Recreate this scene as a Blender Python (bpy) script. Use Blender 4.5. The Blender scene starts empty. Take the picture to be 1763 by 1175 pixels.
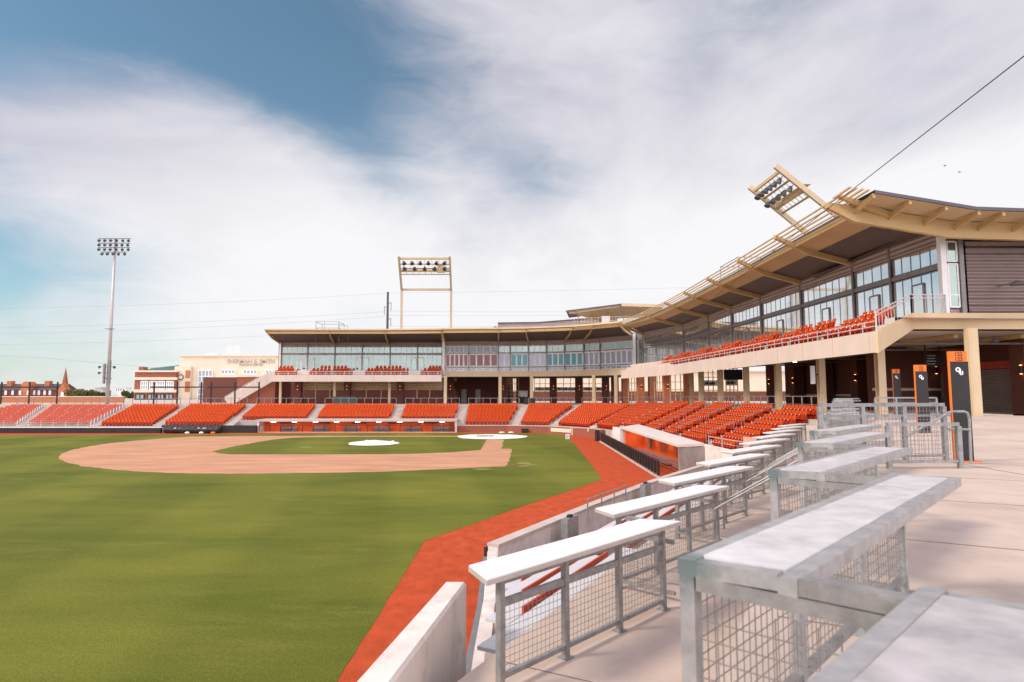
import bpy, math, random
from mathutils import Vector, Matrix
random.seed(7)
R = math.radians
sc = bpy.context.scene
COL = sc.collection

# ------------------------------------------------------------------ camera, sky, sun, exposure
F_PX, CX, CY, HOR, VPX = 1090.0, 850.0, 587.5, 680.0, 850.0      # solved from the infield, horizon and wing directions
EYE = Vector((0, 0, 5.3))
PITCH = math.atan((HOR - CY) / F_PX)
YAW = 0.0
cam = bpy.data.cameras.new('camera')
cam.sensor_width = 36.0
cam.lens = F_PX / 1763 * 36
cam.shift_x = (881.5 - CX) / 1763       # the frame is cropped a little to the right of the lens axis
cam.clip_start = 0.05
cam.clip_end = 6000
cam.dof.use_dof = True
cam.dof.focus_distance = 45
cam.dof.aperture_fstop = 2.8
camo = bpy.data.objects.new('camera', cam)
COL.objects.link(camo)
camo.location = EYE
camo.rotation_euler = (math.pi / 2 + PITCH, 0, -YAW)
sc.camera = camo

SUN_DIR = Vector((-0.74, -0.22, 0.64)).normalized()           # towards the sun: left, behind the camera
sun = bpy.data.lights.new('sun', 'SUN')
sun.energy = 2.7
sun.angle = R(12)
sun.color = (1.0, 0.88, 0.74)
suno = bpy.data.objects.new('sun', sun)
COL.objects.link(suno)
suno.rotation_euler = SUN_DIR.to_track_quat('Z', 'Y').to_euler()
suno.location = (0, 0, 60)

sc.view_settings.view_transform = 'Standard'
sc.view_settings.look = 'None'
sc.view_settings.exposure = 0.26
sc.view_settings.gamma = 1
try:
    sc.cycles.max_bounces = 6
    sc.cycles.diffuse_bounces = 3
    sc.cycles.glossy_bounces = 3
    sc.cycles.transparent_max_bounces = 6
    sc.cycles.use_denoising = True
except Exception:
    pass

def build_world():
    w = bpy.data.worlds.new('World')
    sc.world = w
    w.use_nodes = True
    nt = w.node_tree
    N, L = nt.nodes, nt.links
    N.clear()
    out = N.new('ShaderNodeOutputWorld')
    bg = N.new('ShaderNodeBackground')
    bg.inputs['Strength'].default_value = 0.12
    L.new(bg.outputs[0], out.inputs['Surface'])
    sky = N.new('ShaderNodeTexSky')
    sky.sky_type = 'NISHITA'
    sky.sun_disc = False
    sky.sun_elevation = math.asin(SUN_DIR.z)
    sky.sun_rotation = math.atan2(SUN_DIR.x, SUN_DIR.y)
    sky.air_density = 1.0
    sky.dust_density = 0.6
    sky.ozone_density = 2.0
    tc = N.new('ShaderNodeTexCoord')
    sep = N.new('ShaderNodeSeparateXYZ')
    L.new(tc.outputs['Generated'], sep.inputs[0])

    def math_n(op, a, b=None, c=None):
        n = N.new('ShaderNodeMath')
        n.operation = op
        for i, v in enumerate((a, b, c)):
            if v is None:
                continue
            if isinstance(v, (int, float)):
                n.inputs[i].default_value = v
            else:
                L.new(v, n.inputs[i])
        return n.outputs[0]
    az = math_n('ARCTAN2', sep.outputs['X'], sep.outputs['Y'])
    el = math_n('ARCSINE', sep.outputs['Z'])
    comb = N.new('ShaderNodeCombineXYZ')
    L.new(az, comb.inputs[0])
    L.new(el, comb.inputs[1])

    def noise(scale, detail, rough, sx, sy, rot=0, dist=0.0, off=(0, 0, 0)):
        mp = N.new('ShaderNodeMapping')
        mp.inputs['Scale'].default_value = (sx, sy, 1)
        mp.inputs['Rotation'].default_value = (0, 0, rot)
        mp.inputs['Location'].default_value = off
        L.new(comb.outputs[0], mp.inputs[0])
        t = N.new('ShaderNodeTexNoise')
        t.inputs['Scale'].default_value = scale
        t.inputs['Detail'].default_value = detail
        t.inputs['Roughness'].default_value = rough
        t.inputs['Distortion'].default_value = dist
        L.new(mp.outputs[0], t.inputs['Vector'])
        return t.outputs['Fac']

    def gap(a0, e0, rot, ra, rb, amp):
        # a soft elongated opening in the cloud sheet
        mp = N.new('ShaderNodeMapping')
        mp.vector_type = 'TEXTURE'
        mp.inputs['Location'].default_value = (a0, e0, 0)
        mp.inputs['Rotation'].default_value = (0, 0, rot)
        mp.inputs['Scale'].default_value = (ra, rb, 1)
        L.new(comb.outputs[0], mp.inputs[0])
        vl = N.new('ShaderNodeVectorMath')
        vl.operation = 'DOT_PRODUCT'
        L.new(mp.outputs[0], vl.inputs[0])
        L.new(mp.outputs[0], vl.inputs[1])
        e = math_n('EXPONENT', math_n('MULTIPLY', vl.outputs['Value'], -1.0))
        return math_n('MULTIPLY', e, amp)
    wide = noise(1.6, 5, 0.55, 1.0, 2.2, R(-28), 0.6, (3.1, 1.7, 0))
    fine = noise(7.0, 6, 0.6, 1.0, 2.6, R(-35), 0.8, (0.4, 5.0, 0))
    cover = math_n('ADD', math_n('MULTIPLY', math_n('SUBTRACT', wide, 0.5), 0.95),
                   math_n('MULTIPLY', math_n('SUBTRACT', fine, 0.5), 0.6))
    cover = math_n('ADD', cover, 0.95)
    gaps = None
    for g in GAPS:
        v = gap(*g)
        gaps = v if gaps is None else math_n('ADD', gaps, v)
    cover = math_n('SUBTRACT', cover, gaps)
    mr = N.new('ShaderNodeMapRange')
    mr.interpolation_type = 'SMOOTHERSTEP'
    L.new(cover, mr.inputs['Value'])
    mr.inputs['From Min'].default_value = -0.25
    mr.inputs['From Max'].default_value = 1.05
    mr.inputs['To Min'].default_value = 0.05          # a thin veil everywhere
    # cloud sheet: whiter low down and thick, lavender where it thins out high up
    ramp = N.new('ShaderNodeMapRange')
    L.new(math_n('ADD', el, math_n('MULTIPLY', math_n('SUBTRACT', wide, 0.5), -0.9)), ramp.inputs['Value'])
    thin = N.new('ShaderNodeMapRange'); L.new(az, thin.inputs['Value']); thin.inputs['From Min'].default_value = -0.75; thin.inputs['From Max'].default_value = -0.15
    thin.inputs['To Min'].default_value = 0.26; thin.inputs['To Max'].default_value = 0.0  # painted vignette: cloud tone falls off towards the left
    old = ramp.inputs['Value'].links[0].from_socket; L.new(math_n('ADD', old, thin.outputs[0]), ramp.inputs['Value'])
    ramp.inputs['From Min'].default_value = 0.22
    ramp.inputs['From Max'].default_value = 0.66
    cc = N.new('ShaderNodeMix')
    cc.data_type = 'RGBA'
    L.new(ramp.outputs[0], cc.inputs['Factor'])
    cc.inputs['A'].default_value = (6.9, 6.85, 7.0, 1)
    cc.inputs['B'].default_value = (4.4, 4.25, 4.9, 1)
    sky_fill = N.new('ShaderNodeVectorMath'); sky_fill.operation = 'DOT_PRODUCT'  # added fill: clouds brightened behind the camera to light the facing walls
    L.new(tc.outputs['Generated'], sky_fill.inputs[0])
    sky_fill.inputs[1].default_value = Vector((0.15, -0.85, 0.45)).normalized()
    gl = math_n('ADD', math_n('MULTIPLY', math_n('POWER', math_n('MAXIMUM', sky_fill.outputs['Value'], 0.0), 2.0), 2.2), 0.96)
    gm_ = N.new('ShaderNodeVectorMath'); gm_.operation = 'SCALE'
    L.new(cc.outputs['Result'], gm_.inputs[0]); L.new(gl, gm_.inputs['Scale'])
    tint = N.new('ShaderNodeMix')
    tint.data_type = 'RGBA'
    tint.blend_type = 'MULTIPLY'
    tint.inputs['Factor'].default_value = 1.0
    L.new(sky.outputs[0], tint.inputs['A'])
    tint.inputs['B'].default_value = SKY_TINT
    mx = N.new('ShaderNodeMix')
    mx.data_type = 'RGBA'
    L.new(mr.outputs[0], mx.inputs['Factor'])
    L.new(tint.outputs['Result'], mx.inputs['A'])
    L.new(gm_.outputs[0], mx.inputs['B'])
    L.new(mx.outputs['Result'], bg.inputs['Color'])

SKY_TINT = (0.66, 0.86, 0.80, 1)
GAPS = [(-0.60, 0.58, R(-8), 0.50, 0.13, 1.75), (-0.27, 0.41, R(-32), 0.22, 0.06, 0.50), (-0.32, 0.50, R(-20), 0.18, 0.07, 0.25),
        (-0.74, 0.16, R(6), 0.26, 0.085, 0.85), (-0.62, 0.04, R(2), 0.34, 0.07, 0.38), (0.07, 0.345, R(-14), 0.12, 0.05, 0.42),
        (0.10, 0.45, R(-30), 0.20, 0.13, -0.25), (0.5, 0.56, R(10), 0.35, 0.09, 0.40), (-0.74, 0.40, R(60), 0.2, 0.12, 0.55)]
build_world()

# ------------------------------------------------------------------ pixel measurements -> places
def ray(px, py):
    d = Vector(((px - CX) / F_PX, (CY - py) / F_PX, -1.0))
    return camo.rotation_euler.to_matrix() @ d
def at_z(px, py, z):
    d = ray(px, py)
    return EYE + d * ((z - EYE.z) / d.z)
def at_y(px, py, y):
    d = ray(px, py)
    return EYE + d * (y / d.y)

# ------------------------------------------------------------------ materials
def lin(c):
    return tuple(((v / 255) / 12.92 if v / 255 <= 0.04045 else (((v / 255) + 0.055) / 1.055) ** 2.4) for v in c)
MATS = {}
def mat(name, rgb, rough=0.7, metal=0.0, var=0.15, scale=3.0, bump=0.0, bscale=None, aniso=(1, 1, 1), detail=6, spec=0.4, rgb2=None):
    """procedural surface: base colour varied by noise; rgb is linear reflectance"""
    if name in MATS:
        return MATS[name]
    m = bpy.data.materials.new(name)
    m.use_nodes = True
    N, L = m.node_tree.nodes, m.node_tree.links
    b = N['Principled BSDF']
    b.inputs['Roughness'].default_value = rough
    b.inputs['Metallic'].default_value = metal
    b.inputs['Specular IOR Level'].default_value = spec
    g = N.new('ShaderNodeNewGeometry')
    mp = N.new('ShaderNodeMapping')
    mp.inputs['Scale'].default_value = aniso
    L.new(g.outputs['Position'], mp.inputs[0])
    t = N.new('ShaderNodeTexNoise')
    t.inputs['Scale'].default_value = scale
    t.inputs['Detail'].default_value = detail
    t.inputs['Roughness'].default_value = 0.62
    L.new(mp.outputs[0], t.inputs['Vector'])
    mr = N.new('ShaderNodeMapRange')
    mr.inputs['From Min'].default_value = 0.28
    mr.inputs['From Max'].default_value = 0.72
    L.new(t.outputs['Fac'], mr.inputs['Value'])
    mx = N.new('ShaderNodeMix')
    mx.data_type = 'RGBA'
    L.new(mr.outputs[0], mx.inputs['Factor'])
    lo = tuple(v * (1 - var) for v in rgb)
    hi = tuple(min(1, v * (1 + var)) for v in rgb) if rgb2 is None else rgb2
    mx.inputs['A'].default_value = (*lo, 1)
    mx.inputs['B'].default_value = (*hi, 1)
    L.new(mx.outputs['Result'], b.inputs['Base Color'])
    if bump:
        t2 = N.new('ShaderNodeTexNoise')
        t2.inputs['Scale'].default_value = bscale or scale * 6
        t2.inputs['Detail'].default_value = 5
        L.new(mp.outputs[0], t2.inputs['Vector'])
        bp = N.new('ShaderNodeBump')
        bp.inputs['Strength'].default_value = bump
        bp.inputs['Distance'].default_value = 0.02
        L.new(t2.outputs['Fac'], bp.inputs['Height'])
        L.new(bp.outputs[0], b.inputs['Normal'])
    MATS[name] = m
    return m

def siding_mat(name, rgb, pitch, rough=0.5, depth=0.04, var=0.08):
    """horizontal ribbed metal siding: the ribs run level, by height"""
    m = mat(name, rgb, rough, 0.0, var, 0.6)
    N, L = m.node_tree.nodes, m.node_tree.links
    b = N['Principled BSDF']
    g = N.new('ShaderNodeNewGeometry')
    s = N.new('ShaderNodeSeparateXYZ')
    L.new(g.outputs['Position'], s.inputs[0])
    d = N.new('ShaderNodeMath'); d.operation = 'MULTIPLY'; d.inputs[1].default_value = 2 * math.pi / pitch
    L.new(s.outputs['Z'], d.inputs[0])
    sn = N.new('ShaderNodeMath'); sn.operation = 'SINE'
    L.new(d.outputs[0], sn.inputs[0])
    bp = N.new('ShaderNodeBump')
    bp.inputs['Strength'].default_value = 1.0
    bp.inputs['Distance'].default_value = depth
    L.new(sn.outputs[0], bp.inputs['Height'])
    L.new(bp.outputs[0], b.inputs['Normal'])
    return m

def brick_mat(name, c1, c2, mortar, scale=4.0):
    m = mat(name, c1, 0.85)
    N, L = m.node_tree.nodes, m.node_tree.links
    b = N['Principled BSDF']
    g = N.new('ShaderNodeNewGeometry')
    s = N.new('ShaderNodeSeparateXYZ')
    L.new(g.outputs['Position'], s.inputs[0])
    a = N.new('ShaderNodeMath'); a.operation = 'ADD'
    L.new(s.outputs['X'], a.inputs[0]); L.new(s.outputs['Y'], a.inputs[1])
    cb = N.new('ShaderNodeCombineXYZ')
    L.new(a.outputs[0], cb.inputs[0]); L.new(s.outputs['Z'], cb.inputs[1])
    br = N.new('ShaderNodeTexBrick')
    br.inputs['Scale'].default_value = scale
    br.inputs['Color1'].default_value = (*c1, 1)
    br.inputs['Color2'].default_value = (*c2, 1)
    br.inputs['Mortar'].default_value = (*mortar, 1)
    br.inputs['Mortar Size'].default_value = 0.012
    L.new(cb.outputs[0], br.inputs['Vector'])
    L.new(br.outputs['Color'], b.inputs['Base Color'])
    return m

def glass_mat(name, rgb, metal=0.85, rough=0.04):
    m = mat(name, rgb, rough, metal, 0.12, 0.5, spec=0.8)
    return m

def grass_mat():
    m = mat('turf', (0.115, 0.135, 0.026), 0.9, 0, 0.2, 0.5, spec=0.15)
    N, L = m.node_tree.nodes, m.node_tree.links
    b = N['Principled BSDF']
    g = N.new('ShaderNodeNewGeometry')
    def nz(scale, sx, sy, det=5, rough=0.6):
        mp = N.new('ShaderNodeMapping'); mp.inputs['Scale'].default_value = (sx, sy, 1)
        L.new(g.outputs['Position'], mp.inputs[0])
        t = N.new('ShaderNodeTexNoise'); t.inputs['Scale'].default_value = scale
        t.inputs['Detail'].default_value = det; t.inputs['Roughness'].default_value = rough
        L.new(mp.outputs[0], t.inputs['Vector'])
        return t.outputs['Fac']
    def mixn(fac, A, B, lo=0.35, hi=0.65):
        mr = N.new('ShaderNodeMapRange'); mr.inputs['From Min'].default_value = lo; mr.inputs['From Max'].default_value = hi
        L.new(fac, mr.inputs['Value'])
        mx = N.new('ShaderNodeMix'); mx.data_type = 'RGBA'
        L.new(mr.outputs[0], mx.inputs['Factor'])
        for k, v in (('A', A), ('B', B)):
            if isinstance(v, tuple):
                mx.inputs[k].default_value = (*v, 1)
            else:
                L.new(v, mx.inputs[k])
        return mx.outputs['Result']
    base = mixn(nz(0.16, 0.5, 1.2, 4), (0.100, 0.130, 0.012), (0.245, 0.240, 0.036), 0.22, 0.80)
    sp_ = N.new('ShaderNodeSeparateXYZ'); L.new(g.outputs['Position'], sp_.inputs[0])
    mw = N.new('ShaderNodeMath'); mw.operation = 'MULTIPLY_ADD'; mw.inputs[1].default_value = 0.62; L.new(sp_.outputs['X'], mw.inputs[0])
    mw2 = N.new('ShaderNodeMath'); mw2.operation = 'MULTIPLY'; mw2.inputs[1].default_value = 0.10; L.new(sp_.outputs['Y'], mw2.inputs[0]); L.new(mw2.outputs[0], mw.inputs[2])
    sn_ = N.new('ShaderNodeMath'); sn_.operation = 'SINE'; L.new(mw.outputs[0], sn_.inputs[0])
    band = mixn(sn_.outputs[0], (0.78, 0.82, 0.76), (1.0, 1.0, 1.0), -0.35, 0.35)
    bmul = N.new('ShaderNodeMix'); bmul.data_type = 'RGBA'; bmul.blend_type = 'MULTIPLY'; bmul.inputs['Factor'].default_value = 0.85
    L.new(base, bmul.inputs['A']); L.new(band, bmul.inputs['B']); base = bmul.outputs['Result']
    streak = mixn(nz(0.8, 0.30, 1.1, 9, 0.75), base, (0.215, 0.205, 0.040), 0.50, 0.86)   # wear left by the mower
    dry = mixn(nz(0.30, 0.5, 1.4, 10, 0.72), streak, (0.36, 0.30, 0.09), 0.60, 0.90)
    blades = mixn(nz(11.0, 1, 1, 10, 0.85), (0.42, 0.45, 0.42), (1.0, 1.0, 1.0), 0.32, 0.62)
    mul = N.new('ShaderNodeMix'); mul.data_type = 'RGBA'; mul.blend_type = 'MULTIPLY'; mul.inputs['Factor'].default_value = 0.8
    L.new(dry, mul.inputs['A']); L.new(blades, mul.inputs['B'])
    L.new(mul.outputs['Result'], b.inputs['Base Color'])
    t = N.new('ShaderNodeTexNoise'); t.inputs['Scale'].default_value = 22; t.inputs['Detail'].default_value = 6
    L.new(g.outputs['Position'], t.inputs['Vector'])
    bp = N.new('ShaderNodeBump'); bp.inputs['Strength'].default_value = 0.7; bp.inputs['Distance'].default_value = 0.04
    L.new(t.outputs['Fac'], bp.inputs['Height']); L.new(bp.outputs[0], b.inputs['Normal'])
    return m

M_GRASS = grass_mat()
M_TRACK = mat('red_cinder', (0.45, 0.074, 0.027), 0.95, 0, 0.22, 2.2, 1.0, 30, (1, .6, 1), detail=15, spec=0.1)
M_DIRT = mat('infield_clay', (0.50, 0.27, 0.165), 0.95, 0, 0.2, 0.5, 0.3, 9, (0.4, 1.3, 1), detail=8, spec=0.1)
M_TARP = mat('white_tarp', (0.85, 0.85, 0.83), 0.5, 0, 0.05, 1.0)
M_CONC = mat('pale_concrete', (0.51, 0.43, 0.385), 0.85, 0, 0.16, 0.9, 0.15, 18, detail=9, spec=0.25)
M_CONCW = mat('cast_concrete_wall', (0.70, 0.62, 0.57), 0.85, 0, 0.18, 1.6, 0.2, 14, (1, 1, 0.35), detail=9, spec=0.25)
M_FLOOR = mat('pinkish_concrete_floor', (0.51, 0.41, 0.35), 0.8, 0, 0.16, 0.55, 0.12, 25, detail=10, spec=0.3)
M_STEP = mat('tread_concrete', (0.46, 0.385, 0.34), 0.9, 0, 0.12, 1.0)
M_GALV = mat('galvanised_steel', (0.29, 0.285, 0.285), 0.42, 0.4, 0.30, 9.0, 0.1, 40, detail=9)
M_WIRE = mat('galvanised_wire', (0.28, 0.26, 0.255), 0.5, 0.4, 0.1, 8.0)
M_WHITEPLANK = mat('white_counter', (0.74, 0.73, 0.72), 0.4, 0, 0.07, 2.5, detail=7)
M_PANEL = mat('zinc_counter_panel', (0.64, 0.63, 0.65), 0.30, 0.05, 0.22, 6.0, 0.05, 14, detail=10, spec=0.7, rgb2=(0.74, 0.73, 0.74))
def stain(m, scale, lo, hi, rgb, fac):
    N, L = m.node_tree.nodes, m.node_tree.links
    b = N['Principled BSDF']
    src = b.inputs['Base Color'].links[0].from_socket
    g = N.new('ShaderNodeNewGeometry')
    t = N.new('ShaderNodeTexNoise'); t.inputs['Scale'].default_value = scale; t.inputs['Detail'].default_value = 9; t.inputs['Roughness'].default_value = 0.68
    mp = N.new('ShaderNodeMapping'); mp.inputs['Location'].default_value = (3.7, 9.1, 2.2)
    L.new(g.outputs['Position'], mp.inputs[0]); L.new(mp.outputs[0], t.inputs['Vector'])
    mr = N.new('ShaderNodeMapRange'); mr.inputs['From Min'].default_value = lo; mr.inputs['From Max'].default_value = hi; mr.inputs['To Max'].default_value = fac
    L.new(t.outputs['Fac'], mr.inputs['Value'])
    mx = N.new('ShaderNodeMix'); mx.data_type = 'RGBA'
    L.new(mr.outputs[0], mx.inputs['Factor']); L.new(src, mx.inputs['A']); mx.inputs['B'].default_value = (*rgb, 1)
    L.new(mx.outputs['Result'], b.inputs['Base Color'])
stain(M_PANEL, 2.6, 0.52, 0.72, (0.24, 0.245, 0.27), 0.6)
stain(M_PANEL, 30.0, 0.60, 0.72, (0.30, 0.30, 0.32), 0.35)
stain(M_GALV, 11.0, 0.54, 0.74, (0.18, 0.185, 0.19), 0.5)
stain(M_FLOOR, 0.8, 0.54, 0.78, (0.33, 0.25, 0.21), 0.6)
stain(M_FLOOR, 5.0, 0.66, 0.74, (0.16, 0.12, 0.10), 0.55)
stain(M_CONCW, 1.6, 0.54, 0.74, (0.33, 0.27, 0.235), 0.7)
def corner_patch(m):
    # teal touch-up paint over the welded corner, measured from the counter's own origin
    N, L = m.node_tree.nodes, m.node_tree.links
    b = N['Principled BSDF']; src = b.inputs['Base Color'].links[0].from_socket
    tc = N.new('ShaderNodeTexCoord')
    vm = N.new('ShaderNodeVectorMath'); vm.operation = 'DISTANCE'; vm.inputs[1].default_value = (.03, .0, .93)
    L.new(tc.outputs['Object'], vm.inputs[0])
    t = N.new('ShaderNodeTexNoise'); t.inputs['Scale'].default_value = 14; t.inputs['Detail'].default_value = 5
    L.new(tc.outputs['Object'], t.inputs['Vector'])
    a = N.new('ShaderNodeMath'); a.operation = 'MULTIPLY_ADD'; a.inputs[1].default_value = .16
    L.new(t.outputs['Fac'], a.inputs[0]); L.new(vm.outputs['Value'], a.inputs[2])
    mr = N.new('ShaderNodeMapRange'); mr.inputs['From Min'].default_value = .14; mr.inputs['From Max'].default_value = .24; mr.inputs['To Min'].default_value = .85; mr.inputs['To Max'].default_value = 0
    L.new(a.outputs[0], mr.inputs['Value'])
    mx = N.new('ShaderNodeMix'); mx.data_type = 'RGBA'
    L.new(mr.outputs[0], mx.inputs['Factor']); L.new(src, mx.inputs['A']); mx.inputs['B'].default_value = (.12, .17, .17, 1)
    L.new(mx.outputs['Result'], b.inputs['Base Color'])
M_GALVC = mat('galvanised_counter_frame', (0.38, 0.375, 0.38), 0.40, 0.35, 0.25, 9.0, 0.1, 40, detail=9)
stain(M_GALVC, 11.0, 0.54, 0.76, (0.26, 0.265, 0.27), 0.45)
corner_patch(M_GALVC)
M_PANELD = mat('dim_reflection_stained_zinc', (0.42, 0.40, 0.41), 0.34, 0.05, 0.25, 6.0, 0.05, 14, detail=10, spec=0.6)  # weaker reflection painted as a darker base and heavier blotches, over real stains
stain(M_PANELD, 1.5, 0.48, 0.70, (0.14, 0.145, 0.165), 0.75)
M_TRIM = mat('counter_edge_trim', (0.50, 0.45, 0.43), 0.5, 0.2, 0.1, 3)
M_ORANGE = mat('orange_plastic', (0.54, 0.066, 0.008), 0.6, 0, 0.14, 0.9, spec=0.12)
M_ORANGED = mat('shaded_orange_pan', (0.34, 0.026, 0.005), 0.6, 0, 0.12, 0.9, spec=0.1)  # darker copy of the seat orange, paints in the shade between rows
M_ARM = mat('pale_armrest', (0.85, 0.74, 0.68), 0.5)
M_BENCHRED = mat('red_board', (0.55, 0.075, 0.04), 0.5)
M_BENCHPALE = mat('faded_coral_board', (0.50, 0.10, 0.055), 0.6, 0, 0.2, 2)
M_ALU = mat('bench_aluminium', (0.60, 0.595, 0.60), 0.4, 0.1, 0.05, 3)
M_TAN = mat('tan_painted_steel', (0.54, 0.37, 0.175), 0.5, 0, 0.08, 0.8)
M_TANP = mat('pale_tan_steel', (0.60, 0.46, 0.29), 0.5, 0, 0.08, 0.8)
M_CREAM = mat('cream_fascia', (0.63, 0.52, 0.45), 0.7, 0, 0.07, 0.5, (0.05))
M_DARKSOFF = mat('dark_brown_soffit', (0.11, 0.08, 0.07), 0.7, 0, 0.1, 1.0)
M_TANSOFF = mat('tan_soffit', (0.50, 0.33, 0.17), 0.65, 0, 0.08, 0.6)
M_ROOF = mat('plum_grey_roof_metal', (0.10, 0.085, 0.10), 0.45, 0.3, 0.1, 0.8)
M_SIDING = siding_mat('taupe_ribbed_siding', (0.40, 0.31, 0.29), 0.30)
M_SIDEW = siding_mat('taupe_wide_siding', (0.28, 0.21, 0.195), 0.40, depth=0.09)
M_FRAME = mat('grey_window_frame', (0.24, 0.22, 0.225), 0.5, 0.3)
M_FRAMEL = mat('pale_window_frame', (0.80, 0.79, 0.78), 0.5, 0.1)
M_RAIL = mat('grey_rail_paint', (0.52, 0.50, 0.49), 0.5, 0.1)
M_WHITE = mat('white_paint', (0.82, 0.81, 0.80), 0.5, 0, 0.04)
M_GLASS = glass_mat('sky_glass', (0.80, 0.83, 0.84))
M_GLASSG = glass_mat('green_tinted_glass', (0.27, 0.33, 0.30), 0.7, 0.06)
M_GLASSR = glass_mat('red_reflection_glass', (0.14, 0.012, 0.014), 0.2, 0.12)  # dark red reflection painted in as the pane colour
M_GLASST = glass_mat('teal_reflection_glass', (0.04, 0.18, 0.21), 0.25, 0.12)  # teal reflection painted into the glass
M_GLASSL = glass_mat('lavender_glass', (0.24, 0.235, 0.28), 0.4, 0.1)
M_GLASSH = glass_mat('hall_glass', (0.30, 0.32, 0.36), 0.2, 0.1)
M_GLASSD = glass_mat('dim_glass', (0.10, 0.11, 0.11), 0.5, 0.05)
M_BLACK = mat('black_steel', (0.018, 0.016, 0.017), 0.5, 0, 0.2, 3)
M_PAD = mat('black_wall_pad', (0.022, 0.020, 0.021), 0.6, 0, 0.25, 1.2)
M_BRICK = brick_mat('red_brick', (0.32, 0.085, 0.045), (0.25, 0.065, 0.04), (0.38, 0.24, 0.18), 3.0)
M_BRICKD = brick_mat('brown_brick', (0.16, 0.050, 0.032), (0.12, 0.040, 0.028), (0.17, 0.09, 0.07), 3.0)
M_BRICKO = brick_mat('orange_brick', (0.48, 0.155, 0.055), (0.40, 0.12, 0.05), (0.5, 0.3, 0.2), 2.0)
M_DUGOUT = mat('orange_dugout_paint', (0.72, 0.10, 0.012), 0.7, 0, 0.08, 1.0)
M_SIGNO = mat('orange_sign_face', (0.80, 0.17, 0.012), 0.45, 0, 0.04, 2)
M_STONE = mat('cream_stone', (0.72, 0.60, 0.47), 0.8, 0, 0.06, 0.4)
M_LAMP = mat('lamp_housing', (0.10, 0.095, 0.10), 0.4, 0.3)
M_LENS = mat('lamp_lens', (0.55, 0.56, 0.58), 0.15, 0.2)
M_POLE = mat('pole_galvanised', (0.50, 0.46, 0.43), 0.5, 0.3, 0.1, 2.0)
M_GROUND = mat('campus_ground', (0.20, 0.18, 0.13), 0.95, 0, 0.25, 0.05)
M_PAVE = mat('campus_paving', (0.50, 0.42, 0.35), 0.9, 0, 0.15, 0.2)
M_GREENROOF = mat('green_roof', (0.05, 0.14, 0.12), 0.5)
M_SLATE = mat('brown_slate_roof', (0.10, 0.06, 0.055), 0.8)
M_SHUT = siding_mat('tan_louvre_shutter', (0.58, 0.43, 0.26), 0.42, depth=0.10)
M_SHUTG = siding_mat('grey_roller_shutter', (0.30, 0.24, 0.21), 0.12, depth=0.02)
M_DOORW = mat('pale_door', (0.42, 0.36, 0.31), 0.6)
M_GREY = mat('grey_bench_plastic', (0.17, 0.17, 0.185), 0.5)
M_RUBBER = mat('dark_rubber', (0.03, 0.03, 0.032), 0.8)
M_LETTER = mat('bronze_letters', (0.47, 0.38, 0.31), 0.5)
M_LEAF = mat('leaves', (0.055, 0.085, 0.022), 0.8, 0, 0.5, 0.8)
M_LEAFD = mat('leaves_dry', (0.12, 0.11, 0.035), 0.8, 0, 0.4, 0.8)
M_BARK = mat('bark', (0.12, 0.08, 0.05), 0.9)
M_CITY = mat('far_city_wall', (0.52, 0.50, 0.50), 0.8)
M_GRIME = mat('worn_turf', (0.24, 0.21, 0.06), 0.95, 0, 0.25, 1.5)
def emit_mat(name, rgb, strength):
    m = mat(name, rgb, 0.5)
    b = m.node_tree.nodes['Principled BSDF']
    b.inputs['Emission Color'].default_value = (*rgb, 1)
    b.inputs['Emission Strength'].default_value = strength
    return m
M_GLOW = emit_mat('lit_sconce', (1.0, 0.42, 0.12), 5.0)
M_CEILLAMP = emit_mat('lit_ceiling_lamp', (1.0, 0.93, 0.8), 14.0)
M_EXIT = emit_mat('lit_exit_sign', (0.05, 0.75, 0.25), 0.6)

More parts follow.
